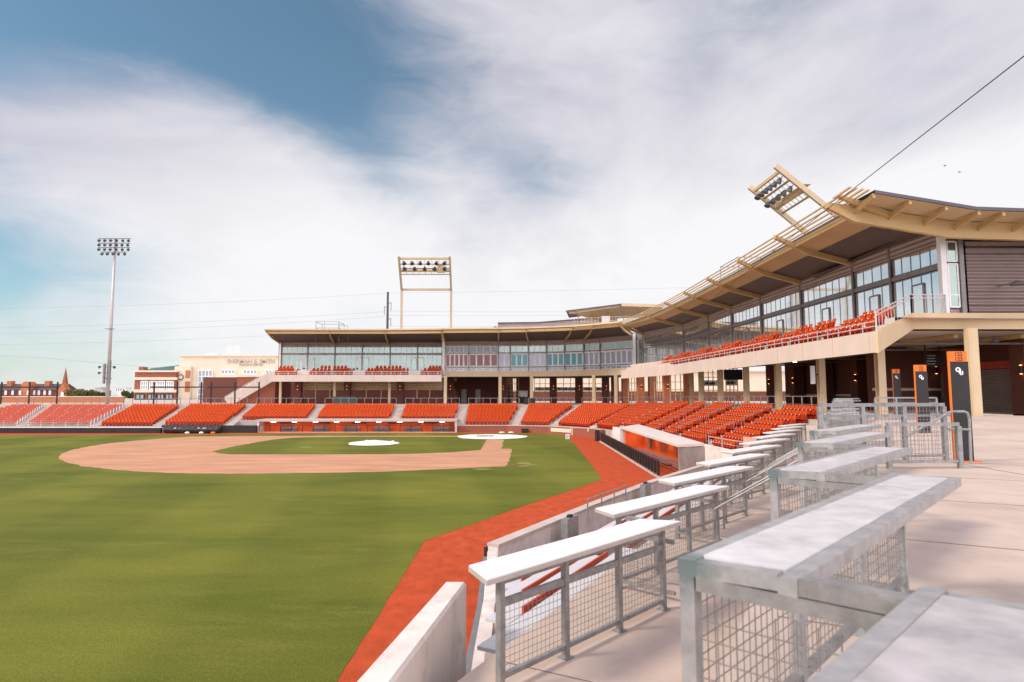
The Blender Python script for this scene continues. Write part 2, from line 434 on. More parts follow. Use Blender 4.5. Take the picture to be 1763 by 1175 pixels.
# ------------------------------------------------------------------ mesh builder
class MB:
    def __init__(s):
        s.v, s.f, s.mi = [], [], []
    def add(s, vs, fs, m=0):
        o = len(s.v)
        s.v += [tuple(v) for v in vs]
        for f in fs:
            s.f.append(tuple(i + o for i in f)); s.mi.append(m)
        return s
    def box(s, x0, x1, y0, y1, z0, z1, m=0):
        vs = [(x0, y0, z0), (x1, y0, z0), (x1, y1, z0), (x0, y1, z0), (x0, y0, z1), (x1, y0, z1), (x1, y1, z1), (x0, y1, z1)]
        return s.add(vs, [(0, 3, 2, 1), (4, 5, 6, 7), (0, 1, 5, 4), (1, 2, 6, 5), (2, 3, 7, 6), (3, 0, 4, 7)], m)
    def hexa(s, vs, m=0):
        return s.add(vs, [(0, 3, 2, 1), (4, 5, 6, 7), (0, 1, 5, 4), (1, 2, 6, 5), (2, 3, 7, 6), (3, 0, 4, 7)], m)
    def bar(s, p, q, w, h, up=(0, 0, 1), m=0):
        p, q = Vector(p), Vector(q)
        d = (q - p).normalized()
        u = Vector(up)
        r = d.cross(u)
        if r.length < 1e-4:
            r = d.cross(Vector((1, 0, 0)))
        r.normalize()
        u = r.cross(d).normalized()
        r *= w / 2; u *= h / 2
        return s.hexa([p - r - u, p + r - u, q + r - u, q - r - u, p - r + u, p + r + u, q + r + u, q - r + u], m)
    def tube(s, p, q, r, n=8, r2=None, m=0):
        p, q = Vector(p), Vector(q)
        r2 = r if r2 is None else r2
        d = (q - p).normalized()
        a = d.cross(Vector((0, 0, 1)))
        if a.length < 1e-3:
            a = d.cross(Vector((1, 0, 0)))
        a.normalize(); b = d.cross(a)
        vs = [p + (a * math.cos(2 * math.pi * i / n) + b * math.sin(2 * math.pi * i / n)) * r for i in range(n)]
        vs += [q + (a * math.cos(2 * math.pi * i / n) + b * math.sin(2 * math.pi * i / n)) * r2 for i in range(n)]
        fs = [(i, (i + 1) % n, n + (i + 1) % n, n + i) for i in range(n)] + [tuple(range(n))[::-1], tuple(range(n, 2 * n))]
        return s.add(vs, fs, m)
    def path(s, pts, r, n=8, m=0):
        for a, b in zip(pts, pts[1:]):
            s.tube(a, b, r, n, m=m)
        return s
    def poly(s, pts, m=0):
        return s.add(pts, [tuple(range(len(pts)))], m)
    def prism(s, pts, vec, m=0):
        n = len(pts); vec = Vector(vec)
        vs = [Vector(p) for p in pts] + [Vector(p) + vec for p in pts]
        return s.add(vs, [tuple(range(n))[::-1], tuple(range(n, 2 * n))] + [(i, (i + 1) % n, n + (i + 1) % n, n + i) for i in range(n)], m)
    def wall(s, pts, z0, z1, t, m=0):
        """a wall of thickness t along an open polyline of (x, y), z0/z1 numbers or per-point lists"""
        n = len(pts)
        z0 = [z0] * n if isinstance(z0, (int, float)) else z0
        z1 = [z1] * n if isinstance(z1, (int, float)) else z1
        nor = []
        for i in range(n):
            a = Vector(pts[max(0, i - 1)]); b = Vector(pts[min(n - 1, i + 1)])
            d = (b - a).normalized()
            nor.append(Vector((-d.y, d.x)) * t / 2)
        vs = []
        for i in range(n):
            p = Vector(pts[i]); k = nor[i]
            vs += [(*(p + k), z0[i]), (*(p - k), z0[i]), (*(p - k), z1[i]), (*(p + k), z1[i])]
        fs = []
        for i in range(n - 1):
            o, q = 4 * i, 4 * i + 4
            for a in range(4):
                b = (a + 1) % 4
                fs.append((o + a, o + b, q + b, q + a))
        fs += [(3, 2, 1, 0), (4 * n - 4, 4 * n - 3, 4 * n - 2, 4 * n - 1)]
        return s.add(vs, fs, m)
    def sheet(s, A, B, m=0):
        """strip between two polylines of 3D points"""
        n = len(A)
        return s.add(list(A) + list(B), [(i, i + 1, n + i + 1, n + i) for i in range(n - 1)], m)
    def lathe(s, prof, c, n=24, m=0):
        vs, fs = [], []
        for r, z in prof:
            vs += [(c[0] + r * math.cos(2 * math.pi * i / n), c[1] + r * math.sin(2 * math.pi * i / n), c[2] + z) for i in range(n)]
        for k in range(len(prof) - 1):
            for i in range(n):
                j = (i + 1) % n
                fs.append((k * n + i, k * n + j, (k + 1) * n + j, (k + 1) * n + i))
        fs.append(tuple(range((len(prof) - 1) * n, len(prof) * n)))
        return s.add(vs, fs, m)
    def build(s, name, m, parent=None, label=None, smooth=False):
        off = Vector((0, 0, 0)); q = parent
        while q is not None:
            off += q.location; q = q.parent
        me = bpy.data.meshes.new(name)
        me.from_pydata([(v[0] - off.x, v[1] - off.y, v[2] - off.z) for v in s.v], [], s.f)
        for k in (m if isinstance(m, (list, tuple)) else [m]):
            me.materials.append(k)
        if isinstance(m, (list, tuple)):
            me.polygons.foreach_set('material_index', s.mi)
        if smooth:
            me.polygons.foreach_set('use_smooth', [True] * len(me.polygons))
        me.update()
        o = bpy.data.objects.new(name, me)
        COL.objects.link(o)
        if parent is not None:
            o.parent = parent
        if label:
            o['label'] = label
        return o

def tag(o, label=None, cat=None, group=None, kind=None):
    if label: o['label'] = label
    if cat: o['category'] = cat
    if group: o['group'] = group
    if kind: o['kind'] = kind
    return o
def thing(name, label, cat, loc=(0, 0, 0), group=None):
    o = bpy.data.objects.new(name, None)
    o.empty_display_size = 0.2
    COL.objects.link(o)
    o.location = loc
    return tag(o, label, cat, group)
def struct(name, mb, m, label=None):
    o = mb.build(name, m)
    return tag(o, label, None, None, 'structure')
def copy_tree(o, parent=None):
    c = o.copy(); COL.objects.link(c); c.parent = parent
    for ch in list(o.children):
        copy_tree(ch, c)
    return c
ORD = ['first', 'second', 'third', 'fourth', 'fifth', 'sixth', 'seventh', 'eighth', 'ninth', 'tenth', 'eleventh', 'twelfth', 'thirteenth', 'fourteenth']

def text_mesh(name, txt, size, m, parent, origin, xdir, ydir, depth=0.01, align='CENTER', bold=0.0, label=None):
    cu = bpy.data.curves.new(name, 'FONT')
    cu.body = txt; cu.size = size; cu.extrude = depth; cu.align_x = align; cu.offset = bold
    t = bpy.data.objects.new(name, cu)
    COL.objects.link(t)
    dg = bpy.context.evaluated_depsgraph_get()
    me = bpy.data.meshes.new_from_object(t.evaluated_get(dg))
    bpy.data.objects.remove(t); bpy.data.curves.remove(cu)
    x, y = Vector(xdir).normalized(), Vector(ydir).normalized()
    z = x.cross(y)
    off = Vector((0, 0, 0)); q = parent
    while q is not None:
        off += q.location; q = q.parent
    mx = Matrix((x, y, z)).transposed().to_4x4()
    mx.translation = Vector(origin) - off
    me.transform(mx)
    me.materials.clear(); me.materials.append(m)
    o = bpy.data.objects.new(name, me)
    COL.objects.link(o); o.parent = parent
    return o

# ================================================================== GROUND
g = MB(); g.poly([(-1500, -400, -0.35), (1500, -400, -0.35), (1500, 3500, -0.35), (-1500, 3500, -0.35)])
struct('ground', g, M_GROUND)
g = MB(); g.box(-1500, 1500, 122, 3400, -0.3, 3.55)
struct('campus_ground', g, M_PAVE)

def ragged(pts, step=.45, amp=.07, seed=1):
    rr = random.Random(seed); out = []
    for a_, b_ in zip(pts, pts[1:] + pts[:1]):
        n = max(1, min(200, int((b_ - a_).length / step))) if abs(a_.x) < 100 else 1
        d = (b_ - a_).normalized(); nn_ = Vector((d.y, -d.x, 0))
        for k in range(n):
            out.append(a_.lerp(b_, k / n) + nn_ * (rr.gauss(0, amp) if k else 0))
    return out
trk = MB(); trk.poly([(-130, 4, 0), (12, 4, 0), (16, 40, 0), (16, 92, 0), (-130, 92, 0)])
struct('warning_track', trk, M_TRACK)
grass = [(-120, 760), (-60, 752), (0, 749.6), (300, 748.3), (620, 746.2), (880, 746.0), (940, 746.6), (965, 748.2), (978, 752), (1010, 790), (1037, 826), (985, 844), (900, 872), (730, 932)]
gp = [at_z(x, y, 0.006) for x, y in grass]
e1 = at_z(730, 932, 0.006); e2 = at_z(580, 1175, 0.006)
e3 = e2 + (e2 - e1) * 0.6
gp += [e2, e3, Vector((-120, e3.y, 0.006))]
gm = MB(); gm.poly(ragged(gp, .6, .014, 2))
struct('field_grass', gm, M_GRASS)
dirt_px = [(327, 752), (480, 750.9), (640, 750.7), (800, 750.7), (800, 757), (838, 757), (868, 757), (863, 773), (882, 773), (880, 780), (872, 803), (789, 806.8), (662, 812.5), (550, 814.6),
           (440, 815.8), (354, 815.7), (300, 814.8), (245, 812.5), (196, 809), (148, 804), (114, 796), (103, 791), (101, 787), (104, 782.5), (120, 776), (152, 769), (190, 763.4), (231, 759.4), (280, 755.2)]
dm = MB(); dm.poly(ragged([at_z(x, y, 0.012) for x, y in dirt_px], .5, .07, 3))
struct('infield_dirt', dm, M_DIRT)
inf_px = [(365, 777.3), (400, 769.5), (440, 762), (472, 757), (505, 753.8), (540, 752.7), (662, 752.1), (793, 752.2), (793, 754), (800, 756.5), (838, 756.8), (827.5, 775), (780, 778.6), (742, 780.7), (700, 781.7), (646, 782.2), (540, 782.6), (440, 782.6), (395, 782.3), (375, 780.4)]
im = MB(); im.poly(ragged([at_z(x, y, 0.018) for x, y in inf_px], .5, .06, 4))
struct('infield_grass', im, M_GRASS)
wm = MB()
for cx_, cy_, rx, ry in ((527, 770.3, 11, 1.1), (902, 800, 14, 4.0), (905, 800.5, 24, 0.9), (830, 808, 18, 1.2), (-60, 790, 10, 1)):
    wm.poly([at_z(cx_ + rx * math.cos(a) * (1 + .12 * math.sin(5 * a)), cy_ + ry * math.sin(a), 0.024) for a in [i * 2 * math.pi / 18 for i in range(18)]])
struct('worn_turf_patches', wm, M_GRIME)

def disc_cover(name, label, px, py, rpx, h, cat='tarp'):
    c = at_z(px, py, 0.03)
    r = rpx * c.y / F_PX
    o = MB()
    prof = [(r, 0.0), (r * 0.985, 0.035)] + [(r * q, 0.04 + h * (1 - q) ** 0.8) for q in (0.9, 0.7, 0.5, 0.3, 0.12, 0.03)]
    o.lathe(prof, (c.x, c.y, 0.0), 48)
    for i, v in enumerate(o.v):     # the sheet is not perfectly round or smooth
        a = math.atan2(v[1] - c.y, v[0] - c.x)
        k = 1 + 0.02 * math.sin(3 * a + 1) + 0.012 * math.sin(7 * a)
        o.v[i] = (c.x + (v[0] - c.x) * k, c.y + (v[1] - c.y) * k, v[2] + 0.02 + (0.012 * math.sin(9 * a) if v[2] > 0.03 else 0))
    root = thing(name, label, cat, (c.x, c.y, 0))
    o.build('cover_sheet', M_TARP, root, smooth=True)
    return root, c, r
mt, c, r = disc_cover('mound_cover', 'white round tarp domed over the pitching mound in the infield grass', 643, 763.6, 43, 0.32)
w = MB()
for a in (0.5, 2.1, 3.9, 5.2):
    w.box(c.x + r * .8 * math.cos(a) - .15, c.x + r * .8 * math.cos(a) + .15, c.y + r * .8 * math.sin(a) - .1, c.y + r * .8 * math.sin(a) + .1, .1, .24)
w.build('sandbag', M_WHITE, mt)
ht, c, r = disc_cover('plate_cover', 'white round tarp lying flat over the home plate circle', 847, 751.9, 60, 0.05)
w = MB(); w.box(c.x - 1.9, c.x + .2, c.y - 1.2, c.y + 0.4, 0.10, 0.16)
w.build('plate_patch', mat('grey_tarp_patch', (0.30, 0.31, 0.32), 0.7), ht, 'grey square patch on the white tarp')

# small white field sign by the track
p = at_z(977, 758, 0.0)
s = thing('field_sign', 'small white sign board standing at the grass edge near the red track', 'sign', p)
b = MB(); b.box(p.x - .24, p.x + .24, p.y - .03, p.y + .03, 0.12, 0.72); b.build('board', M_WHITE, s)
b = MB()
for dx in (-.2, .2): b.box(p.x + dx - .02, p.x + dx + .02, p.y - .02, p.y + .02, 0, .12)
b.build('legs', M_GALV, s)
b = MB()
for k, (x0, x1) in enumerate(((-.17, .1), (-.15, .17), (-.17, .02))): b.box(p.x + x0, p.x + x1, p.y - .036, p.y - .031, .56 - .15 * k, .62 - .15 * k)
b.build('print', M_FRAME, s)

# ================================================================== SEATING BOWL
def fx(px, Y): return (px - VPX) * Y / F_PX
def AI(pf, pb): return (Vector((fx(pf, 91.0), 91.0)), Vector((fx(pb, 103.0), 103.0)))
aisles = [(Vector((-100, 90.5)), Vector((-92, 103.0))), AI(41, 84), AI(166, 223), AI(275, 321), AI(397, 436), AI(530, 553), AI(677, 691), AI(791, 799), AI(886, 902),
          (Vector((8.3, 88.8)), Vector((13.6, 101.5))), (Vector((12.2, 80.0)), Vector((20.0, 90.0))), (Vector((14.2, 73.5)), Vector((20.6, 73.6))),
          (Vector((14.9, 65.8)), Vector((20.6, 66.2))), (Vector((14.9, 58.5)), Vector((20.6, 60.7))), (Vector((14.9, 52.9)), Vector((20.6, 53.6))),
          (Vector((14.9, 45.6)), Vector((20.6, 45.8))), (Vector((14.9, 39.8)), Vector((20.6, 39.2)))]
# per section: rows, z front, z back
SEC = [(11, .80, 2.95)] * 3 + [(11, .90, 3.05)] * 5 + [(11, .95, 3.1), (10, 1.0, 3.2), (9, 1.15, 3.45)] + [(8, 1.55, 3.75)] * 5
def zback(i):
    return 3.70 if i < 9 else (3.78, 3.9, 4.0, 4.05, 4.1, 4.12, 4.14, 4.15)[min(i - 9, 7)]
seat_spots = []
BOWL = thing('seating_terrace', 'stepped pale concrete terrace of the seating bowl curving round home plate', 'grandstand', (0, 95, 0))
BOWLR = thing('seating_terrace', 'stepped pale concrete terrace rising behind the near dugout under the long wing', 'grandstand', (18, 55, 0))
blocks = ['block at the far left end', 'second block from the left', 'third block from the left', 'block behind the rolled tarp',
          'block above the left end of the far dugout', 'wide block above the far dugout', 'block above the right end of the far dugout', 'block just right of the far dugout',
          'block facing home plate', 'block at the bend behind home plate', 'first block round the bend', 'block beyond the near dugout', 'block above the far end of the near dugout',
          'block above the middle of the near dugout', 'block above the near end of the near dugout', 'block nearest the counters']
def v3(p, z): return Vector((p.x, p.y, z))
for i in range(16):
    (af, ab), (bf, bb) = aisles[i], aisles[i + 1]
    n, z0, z1 = SEC[i]
    k0 = 0
    if 4 <= i <= 6: k0 = 3                      # rows cut short by the far dugout roof
    dz = (z1 - z0) / (n - 1)
    te = MB()
    for k in range(k0, n):
        q0, q1 = k / n, (k + 1) / n
        A0, A1, B0, B1 = af.lerp(ab, q0), af.lerp(ab, q1), bf.lerp(bb, q0), bf.lerp(bb, q1)
        z = z0 + dz * k
        zl = -0.1 if k == k0 else z - dz
        te.poly([v3(A0, z), v3(B0, z), v3(B1, z), v3(A1, z)])
        te.poly([v3(A0, zl), v3(B0, zl), v3(B0, z), v3(A0, z)])
        # seats
        m0, m1 = A0.lerp(A1, .55), B0.lerp(B1, .55)
        d = (m1 - m0); ln = d.length; d.normalize()
        nrm = Vector((d.y, -d.x))              # towards the field
        rot = math.atan2(nrm.y, nrm.x) - math.pi / 2
        if i >= 2:
            cnt = int((ln - 1.5) / .53)
            st = (ln - cnt * .53) / 2
            for c_ in range(cnt):
                pp = m0 + d * (st + .53 * (c_ + .5))
                seat_spots.append((pp.x, pp.y, z, rot, i, k, c_ == 0))
    zt = zback(i)
    te.poly([v3(ab, z), v3(bb, z), v3(bb, zt), v3(ab, zt)])
    te.build('terrace', M_STEP, BOWL if i < 11 else BOWLR)
# aisle stairs with half steps
for i in range(1, 16):
    af, ab = aisles[i]
    n, z0, z1 = SEC[i]
    n0, y0_, y1_ = SEC[i - 1]
    k0 = 3 if 5 <= i <= 6 else 0
    d = (ab - af).normalized(); sd = Vector((d.y, -d.x)) * .55
    st = MB()
    for k in range(k0, n):
        z = max(z0 + (z1 - z0) / (n - 1) * k, y0_ + (y1_ - y0_) / (n0 - 1) * k if k < n0 else 0) + .03
        for h in (0, 1):
            a = af.lerp(ab, (k + .5 * h) / n); b_ = af.lerp(ab, (k + .5 * h + .5) / n)
            zz = z + (.5 * h) * (z1 - z0) / (n - 1)
            st.hexa([v3(a - sd, zz - .5), v3(a + sd, zz - .5), v3(b_ + sd, zz - .5), v3(b_ - sd, zz - .5), v3(a - sd, zz), v3(a + sd, zz), v3(b_ + sd, zz), v3(b_ - sd, zz)])
    st.build('aisle_stairs', M_CONC, BOWL if i < 11 else BOWLR)

# one folding seat, in local space: sitter looks along +Y
def seat_mb(mb, M=None):
    t = MB()
    w = .205
    t.hexa([(-w, -.14, .40), (w, -.14, .40), (w, -.10, .40), (-w, -.10, .40), (-w, -.27, .84), (w, -.27, .84), (w, -.22, .86), (-w, -.22, .86)])      # back
    t.hexa([(-w, -.10, .26), (w, -.10, .26), (w, .06, .30), (-w, .06, .30), (-w, -.11, .60), (w, -.11, .60), (w, -.06, .64), (-w, -.06, .64)], 2)      # folded pan
    t.box(-.12, .12, -.16, -.08, 0, .40, 2)
    t.box(w + .015, w + .055, -.24, .05, .58, .625)
    t.box(w + .01, w + .06, .051, .085, .575, .635, 1)
    t.box(w + .02, w + .05, -.18, -.10, 0, .58, 2)
    if M is not None:
        t.v = [tuple(M @ Vector(v)) for v in t.v]
    mb.add(t.v, [], 0)
    o = len(mb.v) - len(t.v)
    for f, k in zip(t.f, t.mi):
        mb.f.append(tuple(j + o for j in f)); mb.mi.append(k)

# club deck seats ---------------------------------------------------
club = []
DECKF_L = 108.5
def club_row(a, b, z, rot, tagtxt, row):
    a, b = Vector(a), Vector(b)
    n = max(1, int((b - a).length / .56))
    for k in range(n):
        p = a.lerp(b, (k + .5) / n)
        club.append((p.x, p.y, z, rot, tagtxt, row, False))
lw = [(473, 513, 478, 507, 480, 505), (532, 570, 537, 570, 551, 570), (573, 608, 573, 602, 573, 598), (628, 666, 632, 666, 646, 666), (667, 704, 667, 698, 667, 692), (724, 760, 729, 760, 738, 760)]
gd = ['group at the left end of the far upper deck', 'second group from the left on the far upper deck', 'third group from the left on the far upper deck', 'fourth group from the left on the far upper deck', 'fifth group from the left on the far upper deck', 'group next to the white post on the far upper deck']
for g_, row in zip(gd, lw):
    for k in range(3):
        Y = DECKF_L + .75 + .9 * k
        club_row((fx(row[2 * k], Y), Y), (fx(row[2 * k + 1], Y), Y), 8.66 + .45 * k, math.pi, g_, k)
bays = [36.4, 45.1, 52.9, 60.9, 68.5, 76.0, 84.0]
for i in range(6):
    y0, y1 = bays[i], bays[i + 1]
    mid = (y0 + y1) / 2
    t1 = ['nearest bay', 'second bay', 'third bay', 'fourth bay', 'fifth bay', 'last bay'][i]
    for k in range(3):
        x = 21.0 + .9 * k
        cut = [0, .5, 1.1][k]
        lo = y0 + .25 if i else 35.0 + .5 * k
        club_row((x, lo), (x, mid - .35 - cut), 8.66 + .45 * k, math.pi / 2, 'near half of the %s of the long upper deck' % t1, k)
        club_row((x, mid + .35 + cut), (x, y1 - .25), 8.66 + .45 * k, math.pi / 2, 'far half of the %s of the long upper deck' % t1, k)

sm = MB(); seat_mb(sm)
proto_seat = sm.build('folding_seat', [M_ORANGE, M_ARM, M_ORANGED])
dmk = MB(); dmk.tube((.262, .03, .50), (.262 + .012, .03, .50), .075, 12)
marker_src = dmk.build('row_marker', M_WHITE, proto_seat)
allseats = sorted(seat_spots + club, key=lambda q: (q[0] ** 2 + q[1] ** 2))
NIND = 300
first = True
for (x, y, z, rot, blk, k, endm) in allseats[:NIND]:
    if first:
        o = proto_seat
    else:
        o = proto_seat.copy(); COL.objects.link(o)
        if endm:
            c_ = marker_src.copy(); COL.objects.link(c_); c_.parent = o
    o.location = (x, y, z); o.rotation_euler = (0, 0, rot)
    if isinstance(blk, int):
        tag(o, 'orange seat, %s row up, %s' % (ORD[k], blocks[blk]), 'seat', 'orange stadium seats')
    else:
        tag(o, 'orange seat, %s row back, %s' % (ORD[k], blk), 'seat', 'orange stadium seats')
    if first and not endm:
        bpy.data.objects.remove(marker_src) if False else None
    first = False
rest = MB()
for (x, y, z, rot, blk, k, endm) in allseats[NIND:]:
    seat_mb(rest, Matrix.Translation((x, y, z)) @ Matrix.Rotation(rot, 4, 'Z'))
    if endm and isinstance(blk, int) and blk >= 10:
        d = Matrix.Translation((x, y, z)) @ Matrix.Rotation(rot, 4, 'Z')
        rest.tube(d @ Vector((.262, .03, .5)), d @ Vector((.274, .03, .5)), .08, 8, m=1)
tag(rest.build('stadium_seats', [M_ORANGE, M_ARM, M_ORANGED]), 'rows of orange folding seats filling the far stands', 'seats', 'orange stadium seats', 'stuff')

# coral bleacher benches on the two blocks at the far left
for i in (0, 1):
    (af, ab), (bf, bb) = aisles[i], aisles[i + 1]
    n, z0, z1 = SEC[i]
    for k in range(n):
        A, B = af.lerp(ab, (k + .55) / n), bf.lerp(bb, (k + .55) / n)
        d = (B - A).normalized()
        A, B = A + d * .8, B - d * .8
        if i == 0:
            A = Vector((-78, A.y))
        z = z0 + (z1 - z0) / (n - 1) * k
        t = thing('bleacher_bench', 'coral bleacher bench in the %s row up of the %s' % (ORD[k], blocks[i]), 'bench', v3(A.lerp(B, .5), z), 'coral bleacher benches at far left')
        m_ = MB(); m_.bar(v3(A, z + .42), v3(B, z + .42), .34, .05); m_.build('seat_board', M_BENCHPALE, t)
        m_ = MB(); m_.bar(v3(A, z + .68) + Vector((0, .22, 0)), v3(B, z + .68) + Vector((0, .22, 0)), .04, .24); m_.build('back_board', M_BENCHPALE, t)
        ns = int((B - A).length / 1.7)
        for s_ in range(ns + 1):
            m_ = MB(); q = A.lerp(B, s_ / ns)
            m_.bar(v3(q, z) + Vector((0, .20, 0)), v3(q, z + .84) + Vector((0, .24, 0)), .12, .05, (0, 1, 0))
            m_.bar(v3(q, z + .38) + Vector((0, -.16, 0)), v3(q, z + .38) + Vector((0, .2, 0)), .05, .05)
            m_.build('support', M_WHITE, t)

# concourse behind the bowl ------------------------------------------------
back = [aisles[i][1] for i in range(17)]
bz = [zback(i) for i in range(17)]
cf = MB()
A = [v3(p, z) for p, z in zip(back, bz)]
outp = []
for i, p in enumerate(back):
    if i <= 8: outp.append(Vector((p.x, 131, 3.66)))
    elif i == 9: outp.append(Vector((25, 131, 3.7)))
    elif i == 10: outp.append(Vector((46, 118, 3.85)))
    else: outp.append(Vector((46, p.y + (8 if i == 11 else 0), bz[i])))
cf.sheet(A, outp)
struct('concourse_floor', cf, M_FLOOR)

# ================================================================== NEAR CONCOURSE AND LOWER TIER
SD = Vector((.485, .8745)).normalized(); ND = Vector((SD.y, -SD.x))
def sn(s, n, z): return Vector((SD.x * s + ND.x * n, SD.y * s + ND.y * n, z))
ZC, ZL = 3.68, 2.5
nc = MB()
S_END = 44.6
def strip(ss, n0, n1, zf):
    a = [sn(s, n0, zf(s, n0)) for s in ss]; b = [sn(s, n1, zf(s, n1)) for s in ss]
    return a, b
def zramp(s, n):
    t = max(0, min(1, (s - 24) / 16)); return ZC + .47 * t * t * (3 - 2 * t)
ss = [-8, 0, 8, 14, 20, 24, 28, 32, 36, 40, S_END]
a, b = strip(ss, -.72, 30, zramp)
nc.sheet(a, b)
nc.sheet([sn(s, -.72, ZL - .2) for s in ss], a)          # riser
struct('concourse_walkway', nc, M_FLOOR)
# joint and expansion lines cut into the slab
jt = MB()
for s in [k * 3.4 - 5 for k in range(9)]:
    p, q = sn(s, -.5, ZC + .004), sn(s, 16, ZC + .004)
    jt.bar(p, q, .012, .002)
p, q = Vector((10.75, 15.4, ZC + .005)), Vector((8.2, 4.0, ZC + .005))
jt.bar((11.1, 16.2, ZC + .005), (10.2, 8.0, ZC + .005), .02, .002)
struct('slab_joints', jt, mat('joint_filler', (0.20, 0.15, 0.13), 0.9))
lt = MB()
lt.sheet([sn(s, -3.45, ZL) for s in ss], [sn(s, -.72, ZL) for s in ss])
struct('lower_walkway', lt, M_FLOOR)
jt = MB()
for s in [k * 3.65 + 6.1 for k in range(9)]:
    jt.bar(sn(s, -3.3, ZL + .004), sn(s, -.75, ZL + .004), .014, .002)
struct('walkway_joints', jt, MATS['joint_filler'])

# bleacher terrace below the lower tier
bt = thing('bleacher_terrace', 'pale concrete steps carrying the near bench rows below the counters', 'terrace', sn(20, -5.5, 0))
m_ = MB()
nrow, dn = 5, .80
ends = (41.5, 41.5)
for j in range(nrow):
    n1 = -3.45 - dn * j; n0 = n1 - dn
    z = 1.95 - .29 * j; zu = ZL if j == 0 else z + .29
    def xs(n): return (-0.12 - ND.x * n) / SD.x       # where this row meets the side wall
    m_.poly([sn(xs(n0), n0, z), sn(ends[0], n0, z), sn(ends[0], n1, z), sn(xs(n1), n1, z)])
    m_.poly([sn(xs(n1), n1, z), sn(ends[0], n1, z), sn(ends[0], n1, zu), sn(xs(n1), n1, zu)])
m_.build('terrace', mat('bleacher_concrete', (0.40, 0.325, 0.28), 0.9, 0, 0.15, 1.0), bt)

def guard(name, label, pts, H, mids, zf, post_sp=1.5, mesh=False, group=None, r=.03, cat='railing', mat_=None, ends=True):
    pts = [Vector(p) for p in pts]
    mat_ = mat_ or M_GALV
    mid = sum(pts, Vector()) / len(pts)
    t = thing(name, label, cat, mid, group)
    m_ = MB()
    for a_, b_ in zip(pts, pts[1:]):
        m_.bar(a_ + Vector((0, 0, H)), b_ + Vector((0, 0, H)), r * 2, r * 1.8)
        for z in mids:
            m_.bar(a_ + Vector((0, 0, z)), b_ + Vector((0, 0, z)), r * 1.3, r * 1.2)
    m_.build('rails', mat_, t)
    src = None
    for a_, b_ in zip(pts, pts[1:]):
        L_ = (b_ - a_).length
        n = max(1, round(L_ / post_sp))
        for k in range(n + 1):
            q = a_.lerp(b_, k / n)
            m2 = MB(); m2.box(q.x - r, q.x + r, q.y - r, q.y + r, q.z, q.z + H - r * .95)
            m2.build('post', mat_, t)
    if mesh:
        m_ = MB()
        for a_, b_ in zip(pts, pts[1:]):
            m0 = MB()
            n = max(2, round((b_ - a_).length / .1)); nz = max(2, round((H - .2) / .1))
            for k in range(1, n):
                q = a_.lerp(b_, k / n); m_.bar(q + Vector((0, 0, .12)), q + Vector((0, 0, H - .05)), .007, .007, (1, 0, 0))
            for k in range(1, nz):
                z = .12 + (H - .17) * k / nz
                m_.bar(a_ + Vector((0, 0, z)), b_ + Vector((0, 0, z)), .007, .007)
        m_.build('wire_mesh', M_WIRE, t)
    return t
# benches: white seat planks with red back boards
segs = [(0, 9.2), (10.4, 17.5), (18.7, 25.5), (26.7, 33.5)]
segn = ['nearest the side wall', 'past the first stair', 'past the second stair', 'farthest along']
for j in range(4):
    n = -3.72 - dn * j
    z = 1.95 - .29 * j
    for q, (s0, s1) in enumerate(segs):
        if q == 0:
            s0 = (-.02 + .07 * j - ND.x * n) / SD.x
            s1 = 12.2 + .3 * j
        else:
            s0 += 3; s1 += 3
        t = thing('bleacher_bench', 'white bench plank, %s row down from the counters, %s' % (ORD[j], segn[q]), 'bench', sn((s0 + s1) / 2, n, z), 'white plank benches below the counters')
        m_ = MB(); m_.bar(sn(s0, n, z + .38), sn(s1, n, z + .38), .40, .045)
        m_.build('seat_plank', M_ALU, t)
        if j:
            m_ = MB(); m_.bar(sn(s0 + .35, n + .235, z + .41), sn(s1 - .1, n + .235, z + .41), .035, .26); m_.build('back_board', M_BENCHRED, t)
        ns = max(2, int((s1 - s0) / 1.3))
        for k in range(ns + 1):
            m_ = MB()
            s = s0 + .25 + (s1 - s0 - .5) * k / ns
            m_.bar(sn(s, n + .1, z), sn(s, n + .1, z + .355), .06, .06, (1, 0, 0))
            m_.bar(sn(s, n - .19, z + .335), sn(s, n + .21, z + .335), .05, .04)
            m_.build('support', M_GALV, t)

# walls at the field edge
fw = thing('field_wall', 'low concrete wall with pale cap along the red track below the bleachers', 'wall', (4, 24, 0))
wp = [(-.02, 17.2), (3.9, 24.3), (7.8, 31.4), (10.6, 35.8), (13.6, 40.4)]
m_ = MB(); m_.wall(wp, -.1, [1.28, 1.2, 1.05, 1.0, .95], .30); m_.build('wall', M_CONCW, fw)
m_ = MB(); m_.wall([(x - .20, y + .11) for x, y in wp], -.1, [1.24, 1.16, 1.02, .92, .87], .10); m_.build('wall_pad', M_PAD, fw)
m_ = MB(); m_.wall(wp, [1.28, 1.2, 1.05, 1.0, .95], [1.36, 1.28, 1.13, 1.08, 1.03], .36); m_.build('wall_cap', M_CONC, fw)
for k, (s_, lab) in enumerate(((18.9, 'small grey box fixed on the low wall cap beside the bleachers, nearer one'), (27.5, 'small grey box fixed on the low wall cap beside the bleachers, farther one'))):
    c = sn(s_, -7.75, 1.1); t = thing('wall_box', lab, 'box', c, 'grey boxes on the low wall')
    m_ = MB(); S3 = Vector((SD.x, SD.y, 0)); m_.bar(c - S3 * .45, c + S3 * .45, .22, .75); m_.build('case', M_GALV, t)
    m_ = MB(); m_.bar(c - S3 * .12 + Vector((0, 0, .41)), c + S3 * .12 + Vector((0, 0, .41)), .12, .07); m_.build('handle', M_BLACK, t)
